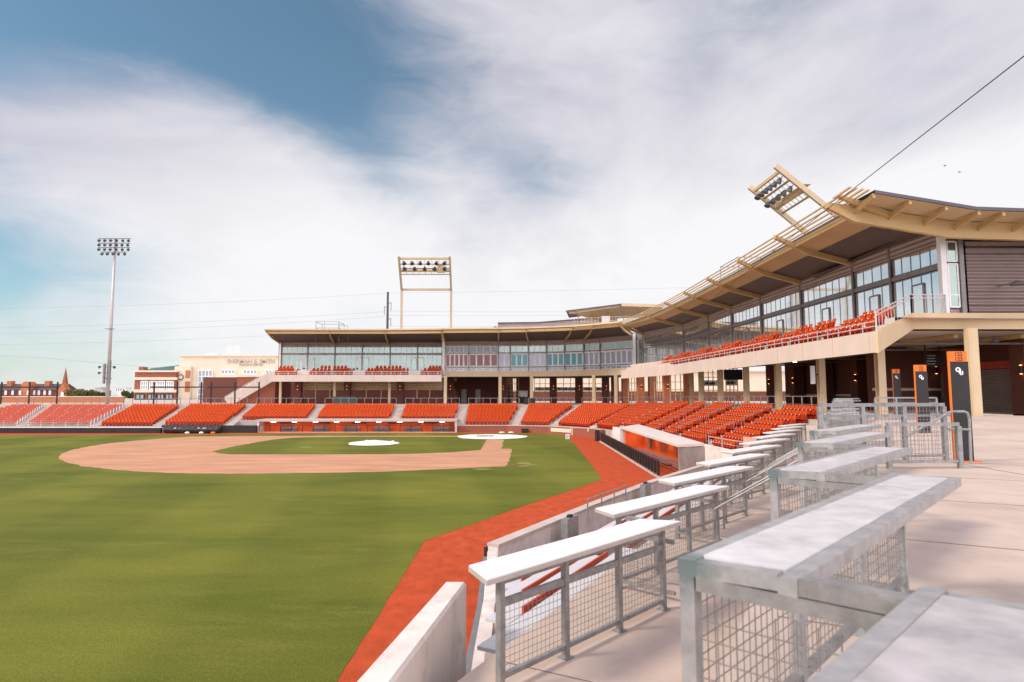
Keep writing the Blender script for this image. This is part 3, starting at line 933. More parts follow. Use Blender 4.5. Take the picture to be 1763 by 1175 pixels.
guard('wall_railing', 'short thin grey rail standing on the low wall between the two grey boxes', [sn(20.4, -7.72, 1.25), sn(24.6, -7.72, 1.18)], .55, (.28,), 0, 1.4, False, r=.022)
swl = thing('side_wall', 'sloping concrete side wall beside the ends of the near benches', 'wall', (-.2, 10, 0))
m_ = MB(); m_.wall([(-.22, 5.2), (-.16, 9), (-.08, 12), (-.05, 16.63)], -.1, [2.12, 1.80, 1.54, 1.30], .22); m_.build('wall', M_CONCW, swl)
m_ = MB(); m_.wall([(-.40, 5.2), (-.34, 9), (-.26, 12), (-.22, 16.5)], -.1, [2.0, 1.68, 1.42, 1.2], .10); m_.build('wall_pad', M_GREY, swl)
nw = thing('corner_wall', 'thick pale concrete wall in the bottom foreground beside the red track', 'wall', (-1, 6, 0))
m_ = MB()
a0, a1 = Vector((-.61, 8.05)), Vector((-1.62, 2.7))
th = Vector((.27, 0))
prof = []
d = (a1 - a0)
m_.hexa([v3(a0, -.2), v3(a0 + th, -.2), v3(a1 + th * 1.25, -.2), v3(a1, -.2), v3(a0, 2.96), v3(a0 + th, 2.96), v3(a1 + th * 1.25, 2.96), v3(a1, 2.96)])
m_.hexa([v3(a0, 2.96), v3(a0 + th, 2.96), v3(a1 + th * 1.25, 2.96), v3(a1, 2.96), v3(a0 + th * .1 + Vector((0, -.02)), 3.0), v3(a0 + th * .9 + Vector((0, -.02)), 3.0), v3(a1 + th * 1.15, 3.0), v3(a1 + th * .1, 3.0)])
m_.build('wall', M_CONCW, nw)

# ------------------------------------------------------------------ drink-rail counters
def mesh_panel(mb, p0, p1, z0, z1, sp, r):
    p0, p1 = Vector(p0), Vector(p1)
    L_ = (p1 - p0).length
    n = max(2, round(L_ / sp))
    for k in range(1, n):
        q = p0.lerp(p1, k / n)
        mb.bar((q.x, q.y, z0), (q.x, q.y, z1), r, r, (1, 0, 0))
    m = max(2, round((z1 - z0) / sp))
    for k in range(1, m):
        z = z0 + (z1 - z0) * k / m
        mb.bar((p0.x, p0.y, z), (p1.x, p1.y, z), r, r)

def counter(kind, s, zf, label, group, L_=3.45, ret=True, fine=True, nn=None, deg=46.5, dark=False):
    """a counter set at an angle to the walkway edge, with its railing and mesh below"""
    upper = kind == 'upper'
    n = nn if nn is not None else (-.63 if upper else -3.25)
    st = sn(s + .10, n, zf)
    ang = R(deg)
    d = Vector((math.cos(ang), math.sin(ang), 0)); pr = Vector((d.y, -d.x, 0))
    H = .97 if upper else 1.10
    W = .465 if upper else .50
    t = thing('drink_counter', label, 'counter', st, group)
    P = lambda a, b, z: st + d * a + pr * b + Vector((0, 0, z))
    up = Vector((0, 0, 1))
    if upper:
        m_ = MB()
        for b_ in (.035, W - .035):
            m_.bar(P(0, b_, H - .045), P(L_, b_, H - .034), .07, .062)
        for a_ in (.035, L_ - .035):
            m_.bar(P(a_, .07, H - .046), P(a_, W - .07, H - .034), .07, .0605)
        m_.build('top_frame', M_GALVC, t)
        m_ = MB()
        npn = 3
        for k in range(npn):
            a0_, a1_ = .075 + (L_ - .15) * k / npn + .014, .075 + (L_ - .15) * (k + 1) / npn - .014
            c0, c1 = P(a0_, .072, H - .027), P(a1_, .072, H - .027)
            c2, c3 = P(a1_, W - .072, H - .027), P(a0_, W - .072, H - .027)
            m_.hexa([c0, c1, c2, c3, c0 + up * .022, c1 + up * .022, c2 + up * .022, c3 + up * .022])
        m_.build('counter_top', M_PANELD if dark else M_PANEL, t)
        m_ = MB(); m_.bar(P(.08, W / 2, H - .042), P(L_ - .08, W / 2, H - .042), W - .16, .02); m_.build('backing_plate', M_RUBBER, t)
    else:
        # white plank, its far end cut on the skew
        c = [P(-.05, -.10, H - .05), P(-.28, W - .12, H - .05), P(L_ + .28, W - .12, H - .05), P(L_ + .02, -.10, H - .05)]
        # slightly eased edge: white top, tan edge below
        m_ = MB(); m_.hexa(c + [q + up * .046 for q in c]); m_.build('counter_edge', M_TRIM, t)
        cc_ = sum(c, Vector()) / 4
        c2 = [cc_ + (q - cc_) * .995 + up * .046 for q in c]
        m_ = MB(); m_.hexa(c2 + [q + up * .012 for q in c2]); m_.build('counter_top', M_WHITEPLANK, t)
    bo = .04 if upper else .26          # line of the posts across the counter
    posts = [0.03, L_ * .33, L_ * .66, L_ - .03]
    pb = .05 if upper else .065
    for a_ in posts:
        m_ = MB()
        m_.bar(P(a_, bo, 0), P(a_, bo, H - .066 if upper else H - .05), pb * 1.25 if upper else pb, pb * 1.25 if upper else pb, d)
        m_.bar(P(a_, bo, 0.002), P(a_, bo, .014), .13, .13, d)
        m_.build('post', M_GALVC if upper else M_GALV, t)
    zt = H - .103 if upper else H - .085
    zm = None if upper else H - .30
    m_ = MB()
    m_.bar(P(.05, bo, zt), P(L_ - .05, bo, zt), .05, .07)
    if zm: m_.bar(P(.05, bo, zm), P(L_ - .05, bo, zm), .05, .07)
    m_.bar(P(.05, bo, .12), P(L_ - .05, bo, .12), .05, .045)
    m_.build('rails', M_GALV, t)
    sp, rr = ((.072, .0042) if upper else (.070, .0042)) if fine else (.11, .008)
    m_ = MB()
    for k in range(3):
        p0, p1 = P(posts[k], bo, 0), P(posts[k + 1], bo, 0)
        mesh_panel(m_, p0, p1, zf + .14, zf + (zm - .035 if zm else zt - .035), sp, rr)
    m_.build('wire_mesh', M_WIRE, t)
    if ret:
        # return rail stepping back to the neighbouring counter
        Lr = .60 if upper else .66
        if upper:
            bars = [(P(.037, W + .002, H - .037), P(.037, W + Lr - .1, H - .037), .074, .062), (P(.02, .08, .12), P(.02, W + Lr - .1, .12), .05, .05),
                    (P(.02, .08, H - .10), P(.02, W + Lr - .1, H - .10), .05, .055)]
        else:
            bars = [(P(.0, W - .08, H - .075), P(-.02, W + Lr, H - .075), .12, .045), (P(.0, bo, H - .30), P(-.02, W + Lr, H - .30), .05, .06), (P(.0, bo, .12), P(-.02, W + Lr, .12), .05, .045)]
        for p_, q_, w_, h_ in bars:
            m_ = MB(); m_.bar(p_, q_, w_, h_); m_.build('return_rail', M_GALV, t)
        m_ = MB()
        mesh_panel(m_, P(.02, bo + .04, 0), P(.02, W + Lr - .1, 0), zf + .14, zf + (H - .17 if upper else H - .335), sp, rr)
        m_.build('return_mesh', M_WIRE, t)
    return t

GU = 'grey counters along the walkway edge'
GL = 'white counters along the lower walkway'
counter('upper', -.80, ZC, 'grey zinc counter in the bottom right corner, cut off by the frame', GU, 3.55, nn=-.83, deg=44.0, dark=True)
counter('upper', 2.58, ZC, 'large grey counter in the foreground with blotched panels, beside the corner one', GU, 3.8)
counter('upper', 6.05, ZC, 'grey counter second behind the large foreground one, pointing into the walkway', GU, 3.5)
counter('upper', 9.75, ZC, 'grey counter next but one before the stair gate, third of the walkway row', GU, 3.4)
counter('upper', 13.1, ZC, 'grey counter whose tip touches the low mesh gate by the stairs', GU, 3.3)
nm = ['nearest white counter, wholly in view with three mesh bays', 'second nearest white counter, its tip behind the nearest one', 'third nearest white counter, level with the corner of the red track',
      'fourth nearest white counter, below the concrete end of the near dugout', 'fifth white counter along the lower walkway', 'sixth white counter along the lower walkway', 'seventh white counter along the lower walkway',
      'eighth white counter along the lower walkway', 'ninth white counter along the lower walkway', 'farthest white counter of the lower walkway']
for k in range(10):
    counter('lower', 5.46 + 3.65 * k, ZL, nm[k], GL, 3.35 if k else 3.2, fine=k < 3, ret=k > 0)
for k in range(6):
    s = 21.5 + 3.45 * k
    counter('upper', s, zramp(s, 0), 'far grey counter beyond the stair gate, %s of the far run' % ORD[k], 'far grey counters beyond the stairs', 3.4, fine=False)

# guard rails and gates round the near stair
guard('stair_gate', 'low galvanised mesh panel beside the stair in front of the tallest black sign', [(8.7, 14.1, ZC), (10.3, 14.15, ZC)], .97, (.16,), ZC, 1.6, True, r=.045)
guard('stair_gate', 'taller galvanised rail panel with open bays behind the low mesh panel', [(7.55, 14.75, ZC), (10.95, 15.5, ZC)], 1.38, (1.12, .16), ZC, 1.15, True, r=.045)
guard('stair_gate', 'small far galvanised rail panel by the shortest sign', [(18.6, 31.0, 4.0), (22.0, 31.6, 4.0)], 1.15, (.9, .16), ZC, 1.2, True, r=.04)
hr = thing('loop_handrail', 'tall looped galvanised handrail in front of the tallest black and orange sign', 'handrail', (11.3, 15.0, ZC))
pl = [at_y(1560, 752, 14.8), at_y(1604, 727, 14.9), at_y(1634, 710.5, 15.0), at_y(1640, 709, 15.0), at_y(1660, 709, 15.0), at_y(1666, 712, 15.0), at_y(1669, 722, 15.0), Vector((at_y(1672, 800, 15.0).x, 15.0, ZC))]
m_ = MB(); m_.path(pl, .032, 10); m_.build('rail_loop', M_GALV, hr)
m_ = MB(); m_.path([at_y(1632, 739, 15.0), at_y(1669, 740, 15.0)], .03, 8); m_.build('cross_rail', M_GALV, hr)
# stair handrails in the lower tier
hlab = ['sloping stair handrail right behind the third nearest white counter', 'sloping stair handrail beside the fourth nearest white counter', 'sloping stair handrail below the low mesh panel']
for k, (s, n0) in enumerate(((11.3, -1.1), (15.2, -1.1), (19.0, -1.0))):
    t = thing('stair_handrail', hlab[k], 'handrail', sn(s, n0, ZL))
    for off, nm_ in ((0, 'rail'), (.9, 'rail')):
        a_ = sn(s + off, n0 + .45, ZL + 1.75); b_ = sn(s + off + .2, n0 - .95, ZL + .85)
        m_ = MB(); m_.path([a_ + Vector((.25, -.1, 0)), a_, b_, b_ - Vector((0, 0, .5))], .018, 8)
        m_.bar(a_, (a_.x, a_.y, ZL), .04, .04, (1, 0, 0))
        m_.build('rail', M_GALV, t)

# ------------------------------------------------------------------ section signs on the walkway
def pylon(Y, pxl, w, h, txt, label, zf):
    x = fx(pxl, Y)
    t = thing('section_sign', label, 'sign', (x + w / 2, Y, zf), 'black and orange section signs')
    m_ = MB(); m_.box(x + .020, x + w, Y, Y + .04, zf + .03, zf + h - .252); m_.build('black_panel', M_BLACK, t)
    m_ = MB()
    m_.box(x, x + .018, Y - .012, Y + .052, zf + .03, zf + h - .252)
    m_.box(x, x + w * .93, Y - .012, Y + .052, zf + h - .25, zf + h)
    m_.build('orange_band', M_SIGNO, t)
    m_ = MB(); m_.box(x - .05, x + w + .12, Y - .10, Y + .26, zf, zf + .028); m_.build('base_plate', M_SIGNO, t)
    for k, tx in enumerate(txt):
        text_mesh('section_number', tx, .135, M_BLACK, t, (x + w * .50, Y - .014, zf + h - .115 - .118 * k), (1, 0, 0), (0, 0, 1), .002, bold=.002)
    # white interlocked letters
    lx, lz = x + .03 + (w - .03) * .46, zf + h - .50
    em = thing_part = None
    text_mesh('emblem', 'O', .15, M_WHITE, t, (lx - .02, Y - .004, lz), (1, 0, 0), (0, 0, 1), .003, bold=.008)
    text_mesh('emblem', 'S', .14, M_WHITE, t, (lx + .022, Y - .007, lz - .04), (1, 0, 0), (0, 0, 1), .003, bold=.006)
    text_mesh('emblem', 'U', .13, M_WHITE, t, (lx + .05, Y - .010, lz - .075), (1, 0, 0), (0, 0, 1), .003, bold=.006)
    return t
pylon(15.5, 1634, .475, 2.68, ('122', '123'), 'tallest black and orange sign pylon reading 122 123', ZC)
pylon(24.7, 1574, .50, 2.72, ('121', '122'), 'middle black and orange sign pylon reading 121 122', 3.74)
pylon(38.0, 1535.5, .48, 2.75, ('120', '121'), 'smallest and farthest black and orange sign pylon', 4.08)

# ================================================================== FIELD EDGE: walls and dugouts
pw = thing('outfield_wall', 'long black padded wall at far left behind the outfield grass', 'wall', (-70, 88.5, 0))
m_ = MB(); xr = fx(283, 88.5)
xx = -120
while xx < xr:
    x2 = min(xx + 2.4, xr)
    m_.box(xx + .01, x2 - .01, 88.2, 88.7, -.1, .72); xx = x2
m_.build('wall_pad', M_PAD, pw)
m_ = MB(); m_.box(-120, xr, 88.7, 90.6, -.1, .76); m_.build('wall', M_CONCW, pw)
pw = thing('padded_wall', 'short taller black padded wall between the rolled tarp and the far dugout', 'wall', (-40, 89.3, 0))
m_ = MB(); xl, xr = fx(284, 89.3), fx(446, 89.3); xx = xl + .02
while xx < xr:
    x2 = min(xx + 2.2, xr); m_.box(xx + .01, x2 - .01, 89.0, 89.5, -.1, 1.02); xx = x2
m_.build('wall_pad', M_PAD, pw)
m_ = MB(); m_.box(xl, xr, 89.5, 90.9, -.1, .95); m_.build('wall', M_CONCW, pw)

# rolled field tarp
t = thing('rolled_tarp', 'black plastic covered tarp roll lying in front of the padded wall', 'tarp roll', (-48, 88, 0))
m_ = MB(); x0, x1 = fx(288, 88), fx(384, 88)
n = 26; prev = None
for k in range(n + 1):
    x = x0 + (x1 - x0) * k / n
    rr = .50 * (1 + .10 * math.sin(k * 2.3) + .07 * math.sin(k * 5.1)) * (.72 if k in (0, n) else 1)
    ring = [(x + .05 * math.sin(a * 3 + k), 88 + rr * 1.15 * math.cos(a), .50 + rr * math.sin(a)) for a in [i * 2 * math.pi / 14 for i in range(14)]]
    if prev:
        m_.add(prev + ring, [(i, (i + 1) % 14, 14 + (i + 1) % 14, 14 + i) for i in range(14)])
    else:
        m_.poly(ring)
    prev = ring
m_.poly(prev)
m_.build('roll', mat('black_plastic_sheet', (0.03, 0.032, 0.036), 0.28, 0, .3, 2, .5, 5), t, smooth=True)
for k, px in enumerate((327, 351, 371)):
    x = fx(px, 87.2)
    m_ = MB(); m_.lathe([(.0, 0), (.28, .02), (.32, .12), (.22, .24), (.05, .28)], (x, 87.2, 0), 12)
    m_.build('sandbag', M_WHITE if k < 2 else M_SIGNO, t, smooth=True)

# far dugout
DX0, DX1, DY = fx(446, 90), fx(787, 90), 90.0
du = thing('dugout', 'long far dugout with white roof edge and orange back wall across the infield', 'dugout', ((DX0 + DX1) / 2, DY, 0))
m_ = MB(); m_.box(DX0 - .3, DX1, DY - .1, 94.5, 1.52, 1.78); m_.build('roof', M_CONC, du)
m_ = MB(); m_.box(DX0, DX1 - .1, 92.1, 92.3, -.8, 1.52); m_.build('back_wall', M_DUGOUT, du)
m_ = MB(); m_.box(DX0, DX0 + .25, DY, 93.4, -.8, 1.52); m_.box(DX1 - .3, DX1, DY, 93.4, -.8, 1.52); m_.build('end_walls', M_CONCW, du)
m_ = MB(); m_.box(DX0 + .25, DX1 - .3, DY - .1, 93.4, -.9, -.795); m_.build('dugout_floor', M_CONC, du)
m_ = MB(); m_.box(DX0 + .25, DX1 - .3, DY - .12, DY + .02, -.1, .10); m_.build('front_kerb', M_CONC, du)
rl = MB(); rl.box(DX0 + .25, DX1 - .3, DY - .04, DY + .02, 1.0, 1.06); rl.build('front_rail', M_BLACK, du)
n = 18
for k in range(n + 1):
    x = DX0 + .3 + (DX1 - DX0 - .65) * k / n
    m_ = MB(); m_.box(x - .04, x + .04, DY - .08, DY + .0, .1, 1.0 if k % 3 else 1.06); m_.build('rail_post', M_BLACK, du)
for px in (182 / 3.148 + 440, 355 / 3.148 + 440, 520 / 3.148 + 440, 685 / 3.148 + 440, 850 / 3.148 + 440, 1010 / 3.148 + 440):
    x = fx(px, 91)
    m_ = MB()
    m_.box(x - 1.2, x + 1.2, 91.2, 91.7, .15, .22); m_.box(x - 1.2, x + 1.2, 91.72, 91.78, .35, .75)
    for q in (-1.05, 0, 1.05): m_.box(x + q - .03, x + q + .03, 91.3, 91.76, -.79, .15)
    m_.build('bench', M_GREY, du)
for k in range(9):
    x = DX0 + 2 + k * 3.0
    m_ = MB(); m_.box(x - .3, x + .3, 90.6, 90.9, 1.44, 1.515); m_.build('ceiling_lamp', M_CEILLAMP, du)
m_ = MB()
for k in range(5):
    x = DX0 + 3.5 + k * 5.2
    m_.box(x - 1.0, x + 1.0, 92.02, 92.09, 1.15, 1.35)
m_.build('wall_cabinet', M_BRICKD, du)

# brick backstop wall behind home
bwp = [(DX1 + .02, 91.0), (2, 90.6), (7.6, 88.4), (10.4, 84.6), (12.4, 79.6), (12.9, 76.2)]
bw = thing('backstop_wall', 'low curved brick wall with pale cap behind home plate', 'wall', (6, 89, 0))
m_ = MB(); m_.wall(bwp, -.1, [.88, .9, .92, .95, 1.05, 1.1], .4); m_.build('wall', M_BRICK, bw)
m_ = MB(); m_.wall(bwp, [.88, .9, .92, .95, 1.05, 1.1], [1.0, 1.02, 1.04, 1.07, 1.17, 1.22], .5); m_.build('wall_cap', M_CONC, bw)
q0, q1 = Vector((7.75, 88.05)), Vector((10.2, 84.45))
m_ = MB(); a_ = at_y(950, 738, 87.85); b_ = at_y(991, 744, 85.5)
m_.wall([(7.72, 87.98), (10.2, 84.35)], .28, .78, .06); m_.build('stone_panel', M_STONE, bw)
t = thing('equipment_box', 'small black box standing against the brick wall behind home plate', 'box', (fx(903, 89.5), 89.2, 0))
x = fx(903, 89.2); m_ = MB(); m_.box(x - .42, x + .42, 88.9, 89.5, .08, .52); m_.box(x - .45, x + .45, 88.87, 89.53, .52, .58); m_.build('case', M_BLACK, t)
m_ = MB(); m_.box(x - .35, x + .35, 88.95, 89.45, 0, .08); m_.build('wheels', M_RUBBER, t)
for k, px in enumerate((864, 880)):
    x = fx(px, 89.4); m_ = MB(); m_.lathe([(.42, 0), (.45, .06), (.3, .14), (.08, .16)], (x, 89.3, 0), 12)
    tag(m_.build('base_bag', M_ARM, None, smooth=True), ('pale bag lying at the foot of the brick wall, left one', 'pale bag lying at the foot of the brick wall, nearer the black box')[k], 'bag', 'bags by the brick wall')

# near dugout
nd = thing('dugout', 'near dugout with pale roof, orange wall and black front railing', 'dugout', (12.8, 52, 0))
Rf0, Rf1, Rb1, Rb0 = Vector((12.3, 62.0)), Vector((12.0, 41.6)), Vector((13.7, 41.6)), Vector((14.75, 65.0))
m_ = MB(); zr = (2.16, 2.04, 2.12, 2.3)
m_.hexa([v3(Rf0, 2.02), v3(Rf1, 1.90), v3(Rb1, 1.98), v3(Rb0, 2.14), v3(Rf0, 2.18), v3(Rf1, 2.06), v3(Rb1, 2.16), v3(Rb0, 2.3)])
m_.build('roof', mat('white_roof_coating', (0.64, 0.58, 0.54), 0.7, 0, 0.08, 1.0), nd)
m_ = MB(); m_.hexa([v3(Vector((12.05, 41.55)), -.6), v3(Vector((13.75, 41.55)), -.6), v3(Vector((13.75, 41.85)), -.6), v3(Vector((12.05, 41.85)), -.6), v3(Vector((12.05, 41.55)), 1.855), v3(Vector((13.75, 41.55)), 1.935), v3(Vector((13.75, 41.85)), 1.935), v3(Vector((12.05, 41.85)), 1.855)])
m_.build('end_wall', mat('weathered_grey_concrete', (0.30, 0.25, 0.22), 0.9, 0, .35, 1.6, .3, 10, (1, 1, .5)), nd)
m_ = MB(); m_.wall([(14.1, 61), (13.62, 41.86)], -.6, 1.93, .12); m_.build('back_wall', M_DUGOUT, nd)
m_ = MB(); m_.box(12.35, 14.0, 59.6, 60.2, -.6, 1.95); m_.build('cross_wall', M_DUGOUT, nd)
m_ = MB(); m_.box(12.3, 12.55, 62.1, 66, .3, 2.0); m_.build('white_panel', M_WHITE, nd)
m_ = MB(); m_.wall([(12.62, 62), (13.5, 73)], -.4, [1.95, 1.15], .2); m_.build('wing_wall', M_CONCW, nd)
m_ = MB(); m_.poly([(11.0, 41.3, -.42), (14.1, 41.3, -.42), (14.5, 73, -.42), (11.9, 73, -.42)]); m_.build('dugout_floor', M_CONC, nd)
m_ = MB()
for k in range(4):
    m_.box(12.95 + .14 * k, 13.06 + .14 * k, 42.2, 59.3, .12 + .1 * k, .17 + .1 * k)
m_.box(12.5, 12.8, 42.2, 59, -.1, -.02)
m_.build('bench', M_GREY, nd)
m_ = MB(); m_.box(11.9, 12.2, 44, 55.5, .42, .50); m_.box(12.0, 12.1, 49.5, 49.7, -.4, .42); m_.build('bat_rack', M_BLACK, nd)
for k in range(4):
    m_ = MB(); y = 45 + 4.5 * k; m_.box(13.0, 13.3, y, y + .5, 1.78, 1.83); m_.build('ceiling_lamp', M_CEILLAMP, nd)
m_ = MB(); m_.box(13.75, 13.85, 56.5, 57.1, .7, 1.5); m_.build('notice_board', M_DOORW, nd)
m_ = MB(); m_.wall([(10.55, 41.2), (12.05, 72.3)], -.1, .12, .22); m_.build('front_kerb', M_CONC, nd)
m_ = MB(); m_.bar((10.6, 41.2, 1.02), (12.1, 72.3, 1.02), .09, .12); m_.bar((10.6, 41.2, .2), (12.1, 72.3, .2), .06, .06); m_.build('front_rail', M_BLACK, nd)
for k in range(30):
    q = Vector((10.6, 41.2)).lerp(Vector((12.1, 72.3)), (k + .2) / 29.6)
    m_ = MB(); m_.box(q.x - .06, q.x + .06, q.y - .17, q.y + .17, .12, .98); m_.build('rail_post', M_BLACK, nd)
m_ = MB(); m_.box(11.75, 12.15, 73.0, 74.2, -.1, 1.25); m_.build('gate_panel', M_BLACK, nd)

cw = thing('stand_wall', 'pale concrete wall between the near dugout end and the white counters', 'wall', (14.5, 40, 0))
m_ = MB(); m_.wall([(13.76, 41.7), (14.9, 39.6), (17.4, 35.4), (18.5, 33.5)], -.2, [2.1, 1.85, 1.75, 1.7], .22); m_.build('wall', M_CONCW, cw)
m_ = MB(); m_.wall([(14.78, 65.5), (14.78, 39.9)], -.2, 1.5, .2); m_.build('wall', M_CONCW, cw)
guard('stand_railing', 'thin white railing on the concrete wall in front of the lowest seats', [(14.0, 41.6, 2.0), (15.0, 39.6, 1.85), (16.6, 36.9, 1.8)], .6, (.3,), 0, 1.1, False, r=.02, mat_=M_RAIL)
t = thing('wall_sign', 'small pinkish square sign on the white railing by the lowest seats', 'sign', (15.3, 39, 1.8))
m_ = MB(); m_.wall([(15.25, 39.05), (15.75, 38.3)], 1.9, 2.75, .03); m_.build('board', mat('pink_board', (.62, .33, .27), .6), t)
m_ = MB(); m_.wall([(15.22, 39.1), (15.78, 38.25)], 1.84, 1.895, .05); m_.build('frame', M_GALV, t)

m_ = MB(); af_, ab_ = aisles[16]
pts_ = []
for k in range(8):
    for q, dz_ in ((k / 8, 0), ((k + 1) / 8, 0)):
        p_ = af_.lerp(ab_, q); pts_.append(Vector((p_.x, p_.y - .01, 1.55 + (3.75 - 1.55) / 7 * k - .01)))
pts_ += [Vector((ab_.x, ab_.y - .01, -.1)), Vector((af_.x, af_.y - .01, -.1))]
m_.prism(pts_, (0, -.12, 0)); m_.build('end_wall', M_CONCW, BOWLR)
# aisle handrails of the near stand
for i, lab in ((13, 'thin white aisle handrail above the middle of the near dugout'), (14, 'thin white aisle handrail above the near end of the near dugout'), (15, 'thin white aisle handrail between the two nearest seat blocks')):
    af, ab = aisles[i]
    n, z0, z1 = SEC[i]
    t = thing('aisle_handrail', lab, 'handrail', v3(af.lerp(ab, .5), z0))
    for q0, q1 in ((.06, .42), (.52, .92)):
        for off in (-.28, .28):
            a_ = v3(af.lerp(ab, q0) + Vector((0, off)), z0 + (z1 - z0) * q0 + .95); b_ = v3(af.lerp(ab, q1) + Vector((0, off)), z0 + (z1 - z0) * q1 + .95)
            m_ = MB(); m_.path([a_ - Vector((0, 0, .95)), a_, b_, b_ - Vector((0, 0, .95))], .014, 6); m_.build('rail', M_GALV, t)

# rails along the rear concourse edge, one per seat block
for i in range(16):
    a_, b_ = v3(back[i], bz[i]), v3(back[i + 1], bz[i + 1])
    d = (b_ - a_).normalized()
    if i == 0: a_ = Vector((-78, 103, 3.7))
    a_, b_ = a_ + d * .75 + Vector((0, 0, .0)), b_ - d * .75
    guard('guard_rail', 'guard rail on the concourse behind the %s' % blocks[i], [a_, b_], 1.05, (.52 if i > 9 else .14,), 0, 1.25, False, 'guard rails behind the seats', r=.035 if i < 9 else .026)

# ================================================================== STADIUM BUILDING
ZM = 12.77; ZWT = 14.94; ZEAVE = 16.0; ZCLUB = 9.35
def bayframe(mb, A_, B_, z0, z1, n, w=.07, dpt=.12, hor=()):
    A_, B_ = Vector(A_), Vector(B_)
    d = (B_ - A_).normalized()
    for k in range(n + 1):
        q = A_.lerp(B_, k / n)
        mb.bar((q.x, q.y, z0), (q.x, q.y, z1), w, dpt, (d.y, -d.x, 0))
    for z in (z0, z1) + tuple(hor):
        mb.bar((A_.x, A_.y, z), (B_.x, B_.y, z), dpt * .9, w * .9)
def glassq(A_, B_, z0, z1, off):
    A_, B_ = Vector(A_), Vector(B_)
    d = (B_ - A_).normalized(); n = Vector((d.y, -d.x)) * off
    m = MB(); a, b = A_ - n, B_ - n
    m.poly([(a.x, a.y, z0), (b.x, b.y, z0), (b.x, b.y, z1), (a.x, a.y, z1)])
    return m
def lerp2(a, b, t): return Vector(a).lerp(Vector(b), t)

def roofwing(root, Fp, Ep, slat, qd=.50, qs=.755, backv=None, beams=True):
    """canopy from wall head (Fp) up to the eave (Ep): dark soffit, tan soffit, edge; roof metal on top"""
    Fp = [Vector(p) for p in Fp]; Ep = [Vector(p) for p in Ep]
    P = lambda i, q, dz=0: Vector((*Fp[i].lerp(Ep[i], q), ZWT + q * (ZEAVE - ZWT) + dz))
    n = len(Fp); qe = qs if slat else .93
    qd = qd if slat else .80
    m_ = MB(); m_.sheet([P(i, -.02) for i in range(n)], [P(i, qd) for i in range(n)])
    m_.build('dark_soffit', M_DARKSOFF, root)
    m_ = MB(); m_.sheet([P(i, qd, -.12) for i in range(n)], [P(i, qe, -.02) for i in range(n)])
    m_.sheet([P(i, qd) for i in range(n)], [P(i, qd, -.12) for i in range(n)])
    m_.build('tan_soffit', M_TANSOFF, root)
    # gutter beam / fascia
    m_ = MB()
    for i in range(n - 1):
        m_.bar(P(i, qe, .04 if slat else -.02), P(i + 1, qe, .04 if slat else -.02), .20, .42 if slat else .62)
    m_.build('eave_beam', M_TAN, root)
    m_ = MB()
    A1 = [P(i, qe + .02, .30) for i in range(n)]
    if backv is None:
        backv = [(Fp[i] - Ep[i]).normalized() * 9 for i in range(n)]
    else:
        backv = [Vector(b) for b in backv]
    B1 = [Vector((*(Fp[i] + backv[i]), 14.75)) for i in range(n)]
    M1 = [P(i, 0, .28) for i in range(n)]
    m_.sheet(M1, A1); m_.sheet(B1, M1)
    m_.sheet([p - Vector((0, 0, .14)) for p in A1], A1)
    m_.build('roof_sheet', M_ROOF, root)
    if slat:
        for q in (.82, .88, .94, 1.0):
            m_ = MB()
            for i in range(n - 1):
                m_.bar(P(i, q, .22), P(i + 1, q, .22), .13, .07)
            m_.build('louvre_slat', M_TANP, root)
    else:
        m_ = MB()
        for i in range(n - 1):
            m_.bar(P(i, 1.0, .22), P(i + 1, 1.0, .22), .16, .26)
        m_.build('eave_fascia', M_TANP, root)
    if beams:
        for i in range(n):
            m_ = MB()
            a_, b_ = P(i, 0.0, -.30), P(i, .72, -.22)
            c_ = P(i, 1.015, .06)
            d = (Ep[i] - Fp[i]).normalized(); s_ = Vector((d.y, -d.x, 0)) * .11
            lo = [P(i, 0, -.42), P(i, .6, -.48), P(i, 1.015, .02)]
            hi = [P(i, 0, -.02), P(i, .6, -.10), P(i, 1.015, .26)]
            for k in range(2):
                m_.hexa([lo[k] - s_, lo[k] + s_, lo[k + 1] + s_, lo[k + 1] - s_, hi[k] - s_, hi[k] + s_, hi[k + 1] + s_, hi[k + 1] - s_])
            m_.build('outrigger', M_TAN, root)

